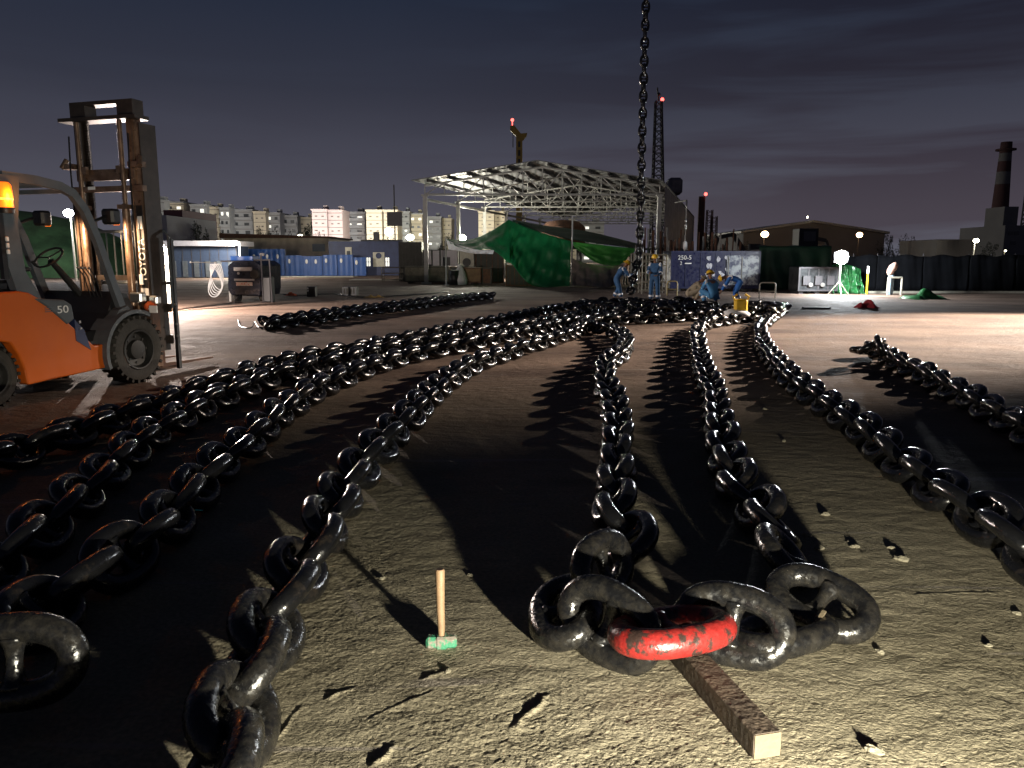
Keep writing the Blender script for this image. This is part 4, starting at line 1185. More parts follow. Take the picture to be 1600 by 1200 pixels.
flats('cream block seen between the rear columns of the shed', 748, 772, 331, 262, M['flat_cream'], 7, 0)
flats('cream block seen under the left roof slope of the shed', 773, 791, 332, 264, M['flat_cream'], 7, 0)
flats('block seen through the shed above the dark tarpaulin', 868, 905, 349, 300, M['flat_cream'], 5, 0)
flats('block seen through the shed at its right', 906, 943, 349, 302, M['flat_grey'], 5, 1)
for x, y, Y, p, c in ((608, 365, 235, 16000, (.95, 1, .95)), (641, 373, 235, 11000, (1, .9, .6)), (470, 375, 235, 9000, (1, .95, .85)), (400, 372, 240, 9000, (1, .95, .85)), (330, 366, 240, 9000, (1, .9, .8)), (520, 372, 225, 11000, (1, .88, .86)), (762, 366, 235, 9000, (1, .95, .75)), (590, 375, 228, 9000, (1, .92, .8)), (250, 365, 235, 7000, (1, .95, .85)), (900, 372, 260, 9000, (1, .93, .75))):
    lamp('street_glow', P(x, y + 4, Y), p * 1.5, c, .5)


def street_lamp(label, px, py, Y, r, m, group='distant street and site lamps', glow=None, pole='rail'):
    p = P(px, py, Y)
    t = thing('street_lamp', label, 'lamp', (p.x, Y, 0), 0, group)
    mb = MB(); mb.tube([(0, .25, 0), (0, .25, p.z), (0, 0, p.z + r * .6)], [.09, .06, .05], 8); mb.build('pole', M[pole], t)
    mb = MB(); mb.ball((0, 0, p.z), (r, r * .8, r * .8), 14, 10); mb.build('lamp_head', m, t, smooth=True)
    if glow: lamp('lamp_light', (p.x, Y - r * 1.6, p.z), glow[0], glow[1], r)
    return t


street_lamp('white floodlight glaring before the grey wing of the pink block', 608, 362, 228, 1.25, M['lamp_white'])
street_lamp('yellowish lamp glaring left of the front shed column', 641, 371, 228, 1.15, M['lamp_cream'])
street_lamp('bright lamp just above the white lining of the green tent', 722, 372, 57, .30, M['lamp_cream'], glow=(6500, (1, .95, .78)))
street_lamp('bright white lamp between the small trees, left of the pink block', 469, 370, 215, .8, M['lamp_cream'])
street_lamp('small lamp by the maroon building', 291, 362, 130, .35, M['lamp_warm'])
street_lamp('left of the twin white lamps behind the forklift backrest', 241, 387, 24, .07, M['lamp_white'])
street_lamp('right of the twin white lamps behind the forklift backrest', 254, 386, 24, .07, M['lamp_white'])
street_lamp('small added white lamp at the right end of the pale shelter roof', 372, 380, 64, .12, M['lamp_white'], glow=(4500, (1, .92, .8)))  # lamp added to brighten the cream warehouse wall
street_lamp('low bright lamp under the flats, left of the cream warehouse', 381, 369, 190, .5, M['lamp_cream'])
street_lamp('bright white lamp half hidden behind the forklift mast', 107, 333, 58, .35, M['lamp_white'], glow=(1500, (.9, .95, 1)))
street_lamp('left orange lamp on the warehouse at the right', 1195, 366, 128, .62, M['lamp_warm'], glow=(220, (1, .55, .22)), pole='lattice')
street_lamp('right orange lamp on the warehouse at the right', 1343, 367, 128, .50, M['lamp_warm'], glow=(160, (1, .6, .28)), pole='lattice')
street_lamp('small lamp left of the white lit pole, low on the right skyline', 1478, 396, 110, .30, M['lamp_cream'])
street_lamp('street lamp on a pale pole at the right skyline', 1525, 376, 100, .34, M['lamp_cream'], pole='galv', glow=(900, (1, .9, .7)))
street_lamp('tiny lamp at the foot of the far right plant', 1571, 392, 110, .14, M['lamp_cream'])

# ------------------------------------------------------------------ trees
def tree_meshes():
    out = []
    for s in range(3):
        r = random.Random(40 + s); mb = MB()
        cl = [(r.gauss(0, .42), r.gauss(0, .35), .62 + r.gauss(0, .2), r.uniform(.14, .32)) for _ in range(13)]
        for cx, cy, cz, cr_ in cl:
            for _ in range(95):
                v = Vector((r.gauss(0, 1), r.gauss(0, 1), r.gauss(0, 1))).normalized() * cr_ * r.uniform(.5, 1.08)
                c = Vector((cx, cy, cz)) + v
                e1 = Vector((r.gauss(0, 1), r.gauss(0, 1), r.gauss(0, 1))).normalized(); e2 = e1.orthogonal().normalized(); q = r.uniform(.02, .045)
                mb.add([c - e1 * q, c + e2 * q * .6, c + e1 * q, c - e2 * q * .6], [(0, 1, 2, 3)])
        me = bpy.data.meshes.new('crown'); me.from_pydata(mb.v, [], mb.f); me.materials.append(M['foliage'])
        mb = MB(); mb.tube([(0, 0, -.0), (.01, 0, .25), (.0, .01, .5)], [.035, .028, .02], 7)
        for cx, cy, cz, _ in cl[:7]: mb.tube([(0, 0, .3), (cx * .5, cy * .5, .3 + (cz - .3) * .6), (cx, cy, cz)], [.018, .012, .005], 5)
        mt = bpy.data.meshes.new('trunk'); mt.from_pydata(mb.v, [], mb.f); mt.materials.append(M['bark'])
        out.append((me, mt))
    return out


TM = tree_meshes()
TREES = [(306, 356, 382, 34, 130, 'dark tree left of the gap below the flats'), (322, 357, 382, 30, 132, 'dark tree second from the maroon building'), (349, 362, 380, 22, 130, 'small tree with bare top beside the warehouse roof'),
         (405, 362, 372, 18, 150, 'low tree above the red end of the warehouse roof'), (425, 354, 376, 32, 160, 'broad dark tree before the flats, above the warehouse'), (452, 360, 376, 22, 160, 'dark tree just left of the lamp by the pink block'),
         (482, 358, 376, 30, 160, 'dark tree just right of the lamp by the pink block'), (498, 362, 376, 16, 165, 'small pointed tree before the pink block'), (580, 376, 396, 22, 110, 'bush beside the cabin chimney'), (609, 378, 396, 20, 110, 'bush at the foot of the sign mast'), (628, 383, 396, 20, 110, 'low bush right of the sign mast'),
         (690, 368, 392, 26, 120, 'dark tree right of the front shed column'), (704, 372, 392, 18, 122, 'small tree by the left corner of the green tent'),
         (1108, 362, 392, 26, 90, 'dark bush behind the right end of the shed'), (1128, 376, 394, 22, 88, 'lit leafy bush beyond the navy container'),
         (1388, 372, 396, 26, 120, 'dark tree right of the warehouse gable'), (1412, 366, 396, 32, 122, 'tallest tree on the right skyline'), (1440, 378, 398, 36, 120, 'spreading low tree on the right skyline'), (1548, 384, 400, 34, 112, 'dark trees at the foot of the striped chimney'), (1166, 376, 396, 20, 110, 'low tree left of the excavator arm')]
for i, (x, yt, yb, wpx, Y, lab) in enumerate(TREES):
    a = P(x, yt, Y); hgt = a.z; wd = wpx / F * Y
    t = thing('tree', lab, 'tree', (a.x, Y, 0), random.uniform(0, 6), 'trees on the skyline')
    me, mt = TM[i % 3]
    for nm, m_ in (('crown', me), ('trunk', mt)):
        o = bpy.data.objects.new(nm, m_); COL.objects.link(o); o.parent = t; o.scale = (wd * .62, wd * .62, hgt * .93)

# green mound behind the forklift
mb = MB(); mb.ball((0, 0, 0), (17, 9, 1), 40, 16)
c = P(28, 340, 66)
mb.v = [(x + random.uniform(-.1, .1), y, (c.z + 1.3) * z + (0)) for x, y, z in mb.v]
o = mb.build('hill', mat('grassy_mound', (.035, .085, .035), .9, scale=.7, var=.5, bump=.7, bscale=2), smooth='full', loc=(c.x - 9, 72, 0)); o['kind'] = 'structure'


# ------------------------------------------------------------------ cranes, chimneys, plant
def lattice_column(mb, a, b, w0, w1, n, r=.06):
    a, b = Vector(a), Vector(b); t = (b - a).normalized(); s = Vector((0, 1, 0)); u = t.cross(s).normalized(); s = u.cross(t)
    def c(k, i):
        f = k / n; wv = w0 + (w1 - w0) * f; q = [(-1, -1), (1, -1), (1, 1), (-1, 1)][i % 4]
        return a.lerp(b, f) + u * q[0] * wv / 2 + s * q[1] * wv / 2
    for i in range(4): mb.tube([c(0, i), c(n, i)], r, 5)
    for k in range(n):
        for i in range(4):
            mb.tube([c(k, i), c(k + 1, i + 1)], r * .55, 4); mb.tube([c(k, i), c(k, i + 1)], r * .55, 4)


Y = 150
b0 = P(1027, 400, Y); b1 = P(1029, 158, Y); b0.z = 0
t = thing('lattice_crane', 'dark lattice crane boom with a red lamp behind the hanging chain', 'crane', (b0.x, Y, 0))
mb = MB(); lattice_column(mb, (0, 0, 1), (b1.x - b0.x, 0, b1.z), 2.6, 1.1, 22, .17); mb.build('boom', M['lattice'], t)
mb = MB(); mb.tube([(b1.x - b0.x, 0, b1.z), (b1.x - b0.x - .3, 0, b1.z + 2.4)], .14, 6); mb.ball((b1.x - b0.x, 0, b1.z + 1.2), .35, 8, 6); mb.build('boom_head', M['lattice'], t)
mb = MB(); mb.ball((b1.x - b0.x + .6, -.5, b1.z + .2), .33, 10, 8); mb.build('warning_lamp', M['red_lamp'], t)
mb = MB(); mb.box((0, 0, 1.2), (5, 6, 2.4), bev=.3); mb.build('crane_house', M['lattice'], t)
Y = 140
b0 = P(811, 400, Y); b0.z = 0; zt = P(811, 212, Y).z
t = thing('tower_crane', 'yellow crane column with a hammer shaped head above the shed roof', 'crane', (b0.x, Y, 0))
mb = MB(); mb.box((0, 0, zt / 2), (1.1, 1.1, zt)); mb.build('column', M['crane_yellow'], t)
mb = MB(); [mb.box((.0, -.56, z), (.4, .04, 1.0)) for z in np.arange(zt - 9, zt - 1, 1.5)]; mb.build('column_opening', M['lattice'], t)
mb = MB(); mb.prism([(-1.6, zt + .9), (-.5, zt - .2), (.6, zt - .9), (1.3, zt - .1), (1.4, zt + .4), (.3, zt + .3), (-.9, zt + 1.7), (-1.6, zt + 1.6)], -.5, .5); mb.build('jib_head', M['crane_yellow'], t)
mb = MB(); mb.tube([(-1.1, 0, zt + .9), (-1.1, 0, zt - 2)], .08, 5); mb.build('hoist_rope', M['lattice'], t)
mb = MB(); mb.ball((-1.2, -.3, zt + 2.6), .28, 8, 6); mb.tube([(-1.2, 0, zt + 1.5), (-1.2, -.1, zt + 2.4)], .08, 5); mb.build('warning_lamp', M['red_lamp'], t)
mb = MB(); mb.prism([(.4, zt - 7.5), (3.0, zt - 8.2), (3.2, zt - 7), (2.2, zt - 6), (.8, zt - 5.8)], -.8, .8); mb.build('slewing_cab', M['crane_yellow'], t)


def chimney(label, px, ytop, Y, r0, r1, bands, cap=True):
    p = P(px, ytop, Y); t = thing('chimney', label, 'chimney', (p.x, Y, 0))
    n = len(bands); z = 0
    for k, (f, m) in enumerate(bands):
        z0 = p.z * z; z1 = p.z * f; ra = r0 + (r1 - r0) * z; rb = r0 + (r1 - r0) * f
        mb = MB(); mb.lathe([(ra, z0), (rb, z1)], (0, 0, 0), 'Z', 28); mb.build('shaft_band', M[m], t, smooth=True); z = f
    if cap:
        mb = MB(); mb.lathe([(r1 * 1.0, p.z * .93), (r1 * 1.8, p.z * .932), (r1 * 1.8, p.z * .945), (r1 * 1.0, p.z * .946)], (0, 0, 0), 'Z', 28); mb.build('gallery', M['stack_red'], t)
    return t


chimney('tall red and pale banded chimney at the right edge', 1573, 222, 210, 2.6, 1.35, [(.66, 'stack_red'), (.76, 'stack_white'), (.845, 'stack_red'), (.91, 'stack_white'), (1, 'stack_red')])
Y = 215
b0 = P(1600, 400, Y); zt = P(1600, 255, Y).z
t = thing('plant_tower', 'dark pipe tower cut by the right edge beside the chimney', 'tower', (b0.x + .8, Y, 0))
mb = MB(); lattice_column(mb, (0, 0, 0), (0, 0, zt), 3.4, 2.6, 22, .22); mb.build('lattice', M['lattice'], t)
mb = MB(); mb.tube([(0, 0, 0), (0, 0, zt)], .9, 12); mb.build('flue_pipe', M['shed_grey'], t)
t, wd, h = crate('plant_building', 'pale plant building with small dark windows at the right edge', 'building', 1566, 1640, 352, 400, 200, 20, M['shed_grey'], 0, None)
for x, z in ((-.38, .8), (-.25, .8), (-.3, .55)): mb = MB(); mb.box((x * wd, -.05, h * z), (1.3, .1, .9)); mb.build('window', M['window_dark'], t)
mb = MB(); mb.box((-wd * .30, 6, h + 2.4), (wd * .3, 8, 4.8)); mb.build('roof_house', M['shed_grey'], t)
t, wd, h = crate('dark_shed', 'flat dark shed on the right skyline between the two small lamps', 'shed', 1462, 1524, 374, 400, 105, 10, M['lattice'], 6, M['lattice'])
# brown stub chimney with a red lamp right of the shed, and lattice rack
t = chimney('short rusty stack with a red lamp just right of the shed', 1097, 307, 92, .42, .38, [(1, 'rust')], False)
z = P(1097, 305, 92).z; mb = MB(); mb.ball((.35, -.3, z + .1), .2, 8, 6); mb.build('warning_lamp', M['red_lamp'], t)
for px, yt, lab in ((1109, 328, 'taller lattice mast right of the rusty stack'), (1116, 338, 'lower lattice mast right of the rusty stack')):
    p = P(px, yt, 92); t = thing('lattice_mast', lab, 'mast', (p.x, 92, 0)); mb = MB(); lattice_column(mb, (0, 0, 0), (0, 0, p.z), .8, .6, 12, .06); mb.build('lattice', M['rust'], t)

# warehouse with a gable roof on the right
Y = 140
x0 = P(1160, 400, Y).x; x1 = P(1380, 400, Y).x; xa = P(1266, 400, Y).x; ze = P(1165, 362, Y).z; za = P(1266, 345, Y).z; zr = P(1380, 363, Y).z
t = thing('gable_warehouse', 'wide pale gabled warehouse behind the orange lamps', 'warehouse', (x0, Y, 0))
mb = MB(); mb.prism([(0, 0), (x1 - x0, 0), (x1 - x0, zr - .3), (xa - x0, za - .3), (0, ze - .3)], 0, 30); mb.build('wall', M['shed_grey'], t)
mb = MB(); mb.prism([(-.6, ze - .28), (xa - x0, za - .28), (x1 - x0 + .6, zr - .28), (x1 - x0 + .6, zr + .1), (xa - x0, za + .1), (-.6, ze + .1)], -.6, 30.6); mb.build('roof', M['galv'], t)
mb = MB(); mb.ball((xa - x0 - 1.2, -.7, za + .6), .16, 8, 6); mb.build('ridge_lamp', M['lamp_cream'], t)


def excavator(label, px, Y, s, flip):
    p = P(px, 395, Y); t = thing('excavator', label, 'excavator', (p.x, Y, 0), math.pi if flip else 0)
    m = M['lattice']
    for y in (-1, 1):
        mb = MB(); mb.prism([(-1.9, .3), (-1.5, 0), (1.5, 0), (1.9, .3), (1.8, .7), (-1.8, .7)], y * 1.0 - .25, y * 1.0 + .25); mb.build('track', m, t)
    mb = MB(); mb.prism([(-1.9, .8), (1.0, .8), (1.1, 1.7), (-1.0, 1.8), (-1.9, 1.6)], -1.1, 1.1); mb.build('engine_house', M['crane_yellow'] if s < 1 else m, t)
    mb = MB(); mb.box((.7, .65, 1.9), (1.1, .8, 1.5), bev=.1); mb.build('cab', m, t)
    mb = MB()
    for a, b, wv in (((.9, -.2, 1.2), (2.6, -.2, 3.6), .45), ((2.6, -.2, 3.6), (4.0, -.2, 3.3), .4), ((4.0, -.2, 3.3), (4.6, -.2, 1.7), .3)): mb.bar(a, b, .3, wv)
    mb.build('boom', m, t)
    mb = MB(); mb.prism([(4.2, 1.8), (4.9, 1.8), (5.1, 1.2), (4.7, .8), (4.3, 1.1)], -.6, .2); mb.build('bucket', m, t)
    t.scale = (s, s, s)


excavator('dark excavator with a bent arm before the left orange lamp', 1186, 100, 1.3, True)
excavator('dark excavator beside the yellowish warehouse wall', 1232, 104, 1.2, False)
t, wd, h = crate('machine_cab', 'dark machine cab with netted window before the warehouse', 'cab', 1247, 1277, 357, 395, 95, 2.2, M['lattice'], 0, M['lattice'])
mb = MB(); mb.box((wd * .05, -.05, h * .82), (wd * .62, .05, h * .22)); mb.build('window', M['shed_grey'], t)

# dark screened fence along the right background, in bays
GFN = 'screened fence bays on the right'
bays = [(1300, 1372), (1372, 1444), (1444, 1516), (1516, 1588), (1588, 1680)]
fl = ['screened fence bay behind the yellow post', 'screened fence bay behind the tube frame', 'screened fence bay behind the green heap', 'screened fence bay under the striped chimney', 'screened fence bay cut by the right edge']
for i, (a_, b_) in enumerate(bays):
    a = P(a_, 400, 37.5); b = P(b_, 400, 37.5); h = P(1500, 398, 37.5).z
    t = thing('screen_fence', fl[i], 'fence', (a.x, 37.5, 0), 0, GFN)
    wd = b.x - a.x
    vs = []; nu = 24
    for k in range(nu + 1):
        for j in range(7): vs.append((wd * k / nu, .03 * math.sin(k * .6 + i) + .015 * math.sin(k * 1.7 + j), .06 + (h - .1 + .05 * math.sin(k * .4 + i * 2)) * j / 6))
    mb = MB(); mb.add(vs, [(k * 7 + j, k * 7 + j + 1, (k + 1) * 7 + j + 1, (k + 1) * 7 + j) for k in range(nu) for j in range(6)])
    o = mb.build('screen_sheet', M['screen'], t, smooth='full'); sm = o.modifiers.new('thickness', 'SOLIDIFY'); sm.thickness = .02
    for x in (.05, wd / 2):
        mb = MB(); mb.tube([(x, .16, 0), (x, .16, h + .05)], .03, 8); mb.build('fence_post', M['lattice'], t)
# kerb strip lit along the fence foot
mb = MB(); a = P(1262, 460, 37.0); b = P(1700, 460, 37.0); mb.span((a.x, 36.8, 0), (b.x, 37.1, .10)); o = mb.build('kerb', M['rail']); o['kind'] = 'structure'

# tarpaulin-covered stack + generator on the right
t = thing('covered_stack', 'tall stack of goods under a dark green tarpaulin right of the navy container', 'covered stack', (P(1187, 400, 41).x, 41, 0))
w0 = P(1300, 400, 41).x - P(1187, 400, 41).x; zt = P(1240, 386, 41).z
mb = MB(); mb.box((w0 / 2, 2.2, zt / 2 - .05), (w0 - .4, 3.6, zt - .14)); mb.build('goods', M['lattice'], t)
vs = []; nu, nv = 60, 26
for i in range(nu + 1):
    for j in range(nv + 1):
        u, v = i / nu, j / nv; x = u * w0
        if v < .25: q = v / .25; y = .9 - q * .75 + (.0); z = zt + .06 * math.sin(u * 14) * (1 - q) + .05
        else:
            q = (v - .25) / .75; y = .12 - .14 * math.sin(u * 30 + 2 * math.sin(q * 3 + u * 4)) * q - .10 * math.sin(u * 11 + q * 5) * q - .1 * q; z = zt * (1 - q) + .08 * (1 - q)
        vs.append((x, y, max(z, .02)))
mb = MB(); mb.add(vs, [(i * (nv + 1) + j, i * (nv + 1) + j + 1, (i + 1) * (nv + 1) + j + 1, (i + 1) * (nv + 1) + j) for i in range(nu) for j in range(nv)])
mb.build('cover', M['tarp_dark'], t, smooth='full')

t, wd, h = crate('generator', 'dark grey generator skid standing under the bright floodlight', 'generator', 1246, 1308, 417, 462, 36.2, 1.3, mat('generator_grey', (.012, .013, .015), .6, spec=.2, scale=4, col2=(.035, .038, .04), patch=(.4, .6)), 3, M['lattice'], feet=True)
for k in range(3): mb = MB(); mb.box((-wd * .3 + k * wd * .3, -.05, h * .5), (wd * .18, .05, h * .34)); mb.build('side_door', M['lattice'], t)
mb = MB(); [mb.lathe([(.10, -.10), (.10, -.06)], (-wd * .2 + k * wd * .3, 0, h * .34), 'Y', 12) for k in range(2)]; mb.build('gauge', M['steel'], t)

# the floodlight
p = P(1315, 402, 34.9)
t = thing('floodlight', 'glaring white floodlight on a stand beside the generator', 'floodlight', (p.x, 34.9, 0))
mb = MB(); mb.tube([(0, .05, .5), (0, .05, p.z)], .03, 8); [mb.tube([(0, .05, .62), (math.cos(q) * .5, math.sin(q) * .5, .02)], .02, 6) for q in (.3, 2.4, 4.5)]; mb.build('stand', M['rail'], t)
mb = MB(); mb.box((0, .10, p.z), (.66, .14, .5), bev=.03); o = mb.build('housing', M['black'], t)
mb = MB(); mb.lathe([(.30, .0), (.30, .03)], (0, .0, p.z), 'Y', 28); mb.build('lens', mat('floodlight_lens', (1, 1, 1), .3, emis=(.94, .98, 1), estr=160), o)
lamp('floodlight_light', (p.x, 34.55, p.z), 2900, (.92, .97, 1), .22)
cloth('plastic_sheet', [(1300, 414, 36.6), (1318, 412, 36.6), (1345, 420, 36.7)], [(1300, 458, 36.2), (1322, 459, 36.2), (1350, 459, 36.3)], m=M['green_plastic'], amp=.25, folds=4, seed=21,
      label='shiny green plastic sheet hanging just below the floodlight', cat='plastic sheet')

# yellow post
mb = MB(); x = P(1354, 458, 36.0).x; t = thing('marker_post', 'thin yellow post with a white top right of the floodlight', 'post', (x, 36.0, 0), R(0))
mb.tube([(0, 0, 0), (0, 0, .95)], .045, 10); mb.build('shaft', M['yellow'], t, smooth=True)
mb = MB(); mb.tube([(0, 0, .95), (0, 0, 1.28)], .055, 10); mb.build('sleeve', M['reflector'], t, smooth=True)
# tube frame with gas cylinder and a cloth
x = P(1386, 463, 35.2).x
t = thing('tube_frame', 'square grey tube frame around a gas cylinder near the fence', 'frame', (x, 35.2, 0))
for q in (0, .62): mb = MB(); mb.tube([(q, 0, 0), (q, 0, .78)], .045, 8); mb.build('post', M['rail'], t)
mb = MB(); mb.tube([(0, 0, .78), (.62, 0, .78)], .045, 8); mb.build('top_rail', M['rail'], t)
mb = MB(); mb.lathe([(.12, 0), (.13, .04), (.13, .85), (.09, .98), (.035, 1.04), (.035, 1.12)], (x + .22, 35.4, 0), 'Z', 16); o = mb.build('gas_cylinder', mat('blue_grey_cylinder', (.22, .30, .36), .4, var=.2), smooth=True)
tag(o, 'blue grey gas cylinder standing inside the tube frame', 'gas cylinder')
mb = MB(); mb.ball((0, 0, 0), (.20, .15, .30), 12, 9); mb.v = [(a * random.uniform(.7, 1.15) + c * .4, b * random.uniform(.7, 1.1), c) for a, b, c in mb.v]
tag(mb.build('rag', mat('pinkish_rag', (.42, .26, .21), .9, var=.35), loc=(x + .20, 35.32, 1.18), smooth='full'), 'pinkish rag bundle draped over the gas cylinder', 'rag')


def heap(name, label, cat, px, py, wpx, hm, m, seed, dy=.5):
    p = at(px, py); wd = wpx / F * p.y; r = random.Random(seed); mb = MB(); nu, nv = 34, 12; vs = []
    ph = [r.uniform(0, 6) for _ in range(5)]
    for i in range(nu + 1):
        for j in range(nv + 1):
            u, v = i / nu, j / nv
            z = hm * max(0, math.sin(math.pi * u)) ** .8 * math.sin(math.pi * v) ** .7 * (.62 + .38 * math.sin(u * 13 + ph[0] + 2 * math.sin(v * 4 + ph[1]))) + .02 * math.sin(u * 30 + v * 9)
            vs.append(((u - .5) * wd, (v - .5) * dy * (1 + .3 * math.sin(u * 8 + ph[2])), max(z, .004)))
    mb.add(vs, [(i * (nv + 1) + j, i * (nv + 1) + j + 1, (i + 1) * (nv + 1) + j + 1, (i + 1) * (nv + 1) + j) for i in range(nu) for j in range(nv)])
    return tag(mb.build(name, m, loc=(p.x, p.y, .003), smooth='full'), label, cat)


heap('plastic_sheet', 'crumpled shiny green sheet heaped on the ground by the fence', 'plastic sheet', 1443, 467, 58, .42, M['green_plastic'], 2, 1.2)
heap('cloth', 'dark red cloth crumpled on the lit ground right of the chain pile', 'cloth', 1355, 481, 34, .30, M['red_cloth'], 3, .5)
heap('cloth', 'small orange cloth on dark ground right of the hose machine', 'cloth', 455, 462, 18, .16, M['orange_cloth'], 4, .4)
heap('cloth', 'ochre cloth spread on the ground near the end of the double chain', 'cloth', 585, 465, 32, .12, M['tan_cloth'], 5, .6)
t, wd, h = crate('tool_box', 'small black tool box with white catches right of the hose machine', 'tool box', 480, 493, 448, 465, 33.5, .35, M['black'], 0, M['lattice'])
mb = MB(); [mb.box((-wd * .38, -.04, h * z), (.05, .03, .06)) for z in (.6, .85)]; mb.build('catch', M['reflector'], t)
t, wd, h = crate('tool_box', 'grey mesh tool crate between the cloths on the ground', 'tool box', 535, 557, 448, 462, 34.5, .5, M['dark_olive'], 3, M['grey_paint'])
mb = MB(); pts = catmull([at(420, 458, .02), at(470, 461, .02), at(520, 459, .02), at(560, 464, .02), at(640, 461, .02), at(700, 456, .02)], 10); mb.tube(pts, .018, 6)
tag(mb.build('cable', M['black'], smooth=True), 'thin black cable trailing from the hose machine to the boxes', 'cable')
mb = MB(); pts = catmull([at(372, 500, .02), at(376, 510, .02), at(392, 512, .03), at(398, 503, .10), at(404, 511, .05), at(418, 513, .02), at(432, 515, .02)], 10); mb.tube(pts, .016, 6)
tag(mb.build('wire_sling', M['black'], smooth=True), 'curled black wire sling at the near end of the double chain', 'sling')
mb = MB(); pts = catmull([at(374, 498, .03), at(380, 494, .18), at(390, 497, .10)], 8); mb.tube(pts, .014, 6)
mb = MB(); a = at(1256, 483); b = at(1298, 483); mb.span((a.x, a.y, .003), (b.x, a.y + .18, .06)); tag(mb.build('flat_bar', M['lattice']), 'dark flat steel bar lying on lit ground between chains and cloth', 'steel bar')


# handrail hoops
def hoop(px0, px1, ytop, ybot, label, m):
    p = at(px0, ybot); q = at(px1, ybot); s = F / (p.y * math.cos(PITCH)); h = (ybot - ytop) / s * .98; wd = q.x - p.x
    t = thing('handrail_hoop', label, 'handrail', (p.x, p.y, 0), 0, 'tube hoops by the navy container')
    mb = MB(); r = .10
    pts = [(0, 0, 0), (0, 0, h - r), (r * .3, 0, h - r * .3), (r, 0, h), (wd - r, 0, h), (wd - r * .3, 0, h - r * .3), (wd, 0, h - r), (wd, 0, 0)]
    mb.tube(pts, .026, 8); mb.build('hoop', m, t, smooth=True)
    mb = MB(); mb.tube([(0, 0, h * .45), (wd, 0, h * .45)], .018, 6); mb.build('mid_rail', m, t)


hoop(1042, 1058, 439, 462, 'yellowish tube hoop left of the crouching workers', mat('dull_yellow_tube', (.45, .36, .14), .5, var=.2))
hoop(1186, 1211, 441, 466, 'grey tube hoop right of the crouching workers', M['rail'])

# hose machine (engine-driven compressor seen from its end)
p = at(388, 472)
t = thing('compressor', 'black engine compressor with red plate and a white hose coil hung on its side', 'compressor', (p.x, p.y, 0), R(-6))
k = p.y * math.cos(PITCH) / F
W_ = 66 * k; H_ = 66 * k
mb = MB(); mb.prism([(-W_ * .5, H_ * .30), (-W_ * .42, H_ * .16), (W_ * .30, H_ * .14), (W_ * .34, H_ * .30), (W_ * .36, H_ * .88), (W_ * .20, H_ * .98), (-W_ * .30, H_ * .98), (-W_ * .46, H_ * .86)], 0, 1.9)
o = mb.build('canopy', mat('glossy_black_canopy', (.012, .014, .022), .18, scale=4, var=.4, bump=.5, bscale=5), t); o.modifiers.new('b', 'BEVEL').width = .04
mb = MB(); mb.box((-W_ * .08, -.03, H_ * .78), (W_ * .46, .05, H_ * .10), bev=.02); mb.box((-W_ * .06, -.03, H_ * .53), (W_ * .50, .05, H_ * .05), bev=.015); mb.build('shiny_trim', M['steel'], t)
mb = MB(); mb.box((-W_ * .06, -.05, H_ * .43), (W_ * .40, .02, H_ * .085)); mb.build('number_plate', M['plate'], t)
mb = MB(); mb.lathe([(.05, -.04), (.05, -.01)], (-W_ * .20, 0, H_ * .68), 'Y', 14); mb.build('badge', M['steel'], t)
mb = MB(); mb.lathe([(.16, -.12), (.19, -.06), (.19, .0)], (W_ * .22, 0, H_ * .66), 'Y', 20); mb.build('tail_tyre', M['rubber'], t, smooth=True)
mb = MB(); mb.tube([(W_ * .40, -.1, 0), (W_ * .40, -.1, H_ * 1.12)], .03, 8); mb.tube([(W_ * .62, -.1, 0), (W_ * .60, -.1, H_ * 1.0)], .03, 8); mb.tube([(-W_ * .6, -.1, H_ * .96), (W_ * .62, -.1, H_ * 1.0)], .03, 8)
mb.build('rack_frame', M['lattice'], t)
mb = MB(); mb.box((W_ * .50, .1, H_ * .30), (W_ * .2, .4, H_ * .6), bev=.04); mb.build('side_tank', M['black'], t)
mb = MB(); mb.box((-W_ * .05, .1, H_ * 1.03), (W_ * .55, .6, H_ * .11), bev=.02); mb.build('top_box', M['blue_sheet'], t)
mb = MB(); mb.box((W_ * .42, -.05, H_ * 1.12), (W_ * .10, .1, H_ * .07)); mb.build('lamp_box', M['lattice'], t)
for sx in (-.36, .26):
    mb = MB(); mb.lathe([(.10, -.08), (.19, -.08), (.20, -.04), (.20, .06), (.10, .06)], (W_ * sx, .4, .20), 'X', 20); mb.build('wheel', M['rubber'], t, smooth=True)
mb = MB(); mb.tube([(-W_ * .25, -.3, .05), (-W_ * .2, 0, H_ * .15)], .04, 8); mb.build('tow_bar', M['steel'], t)
mb = MB(); mb.tube([(-W_ * .5, .2, H_ * .0), (-W_ * .5, .2, H_ * .5)], .05, 8); mb.build('jack_leg', M['galv'], t)
mb = MB()
for q in range(5):
    cx = -W_ * .74 + q * .018; pts = []
    for a in range(26):
        an = 2 * math.pi * a / 26; pts.append((cx + math.cos(an) * (.13 + .022 * q) * (1.25 - .4 * math.sin(an)) + .07 * math.sin(an) * (q - 2), -.14 - .02 * q, H_ * .60 + math.sin(an) * (H_ * .30 + .035 * q) - .035 * q))
    mb.tube(pts, .016, 6, closed=True)
mb.build('hose_coil', M['hose'], t, smooth=True)
mb = MB(); mb.tube([(-W_ * .7, -.1, H_ * .93), (-W_ * 1.35, -.1, H_ * .94)], .012, 6); mb.ball((-W_ * .74, -.1, H_ * .93), .05, 8, 6); mb.ball((-W_ * 1.35, -.1, H_ * .94), .04, 8, 6); mb.build('lance', M['steel'], t)

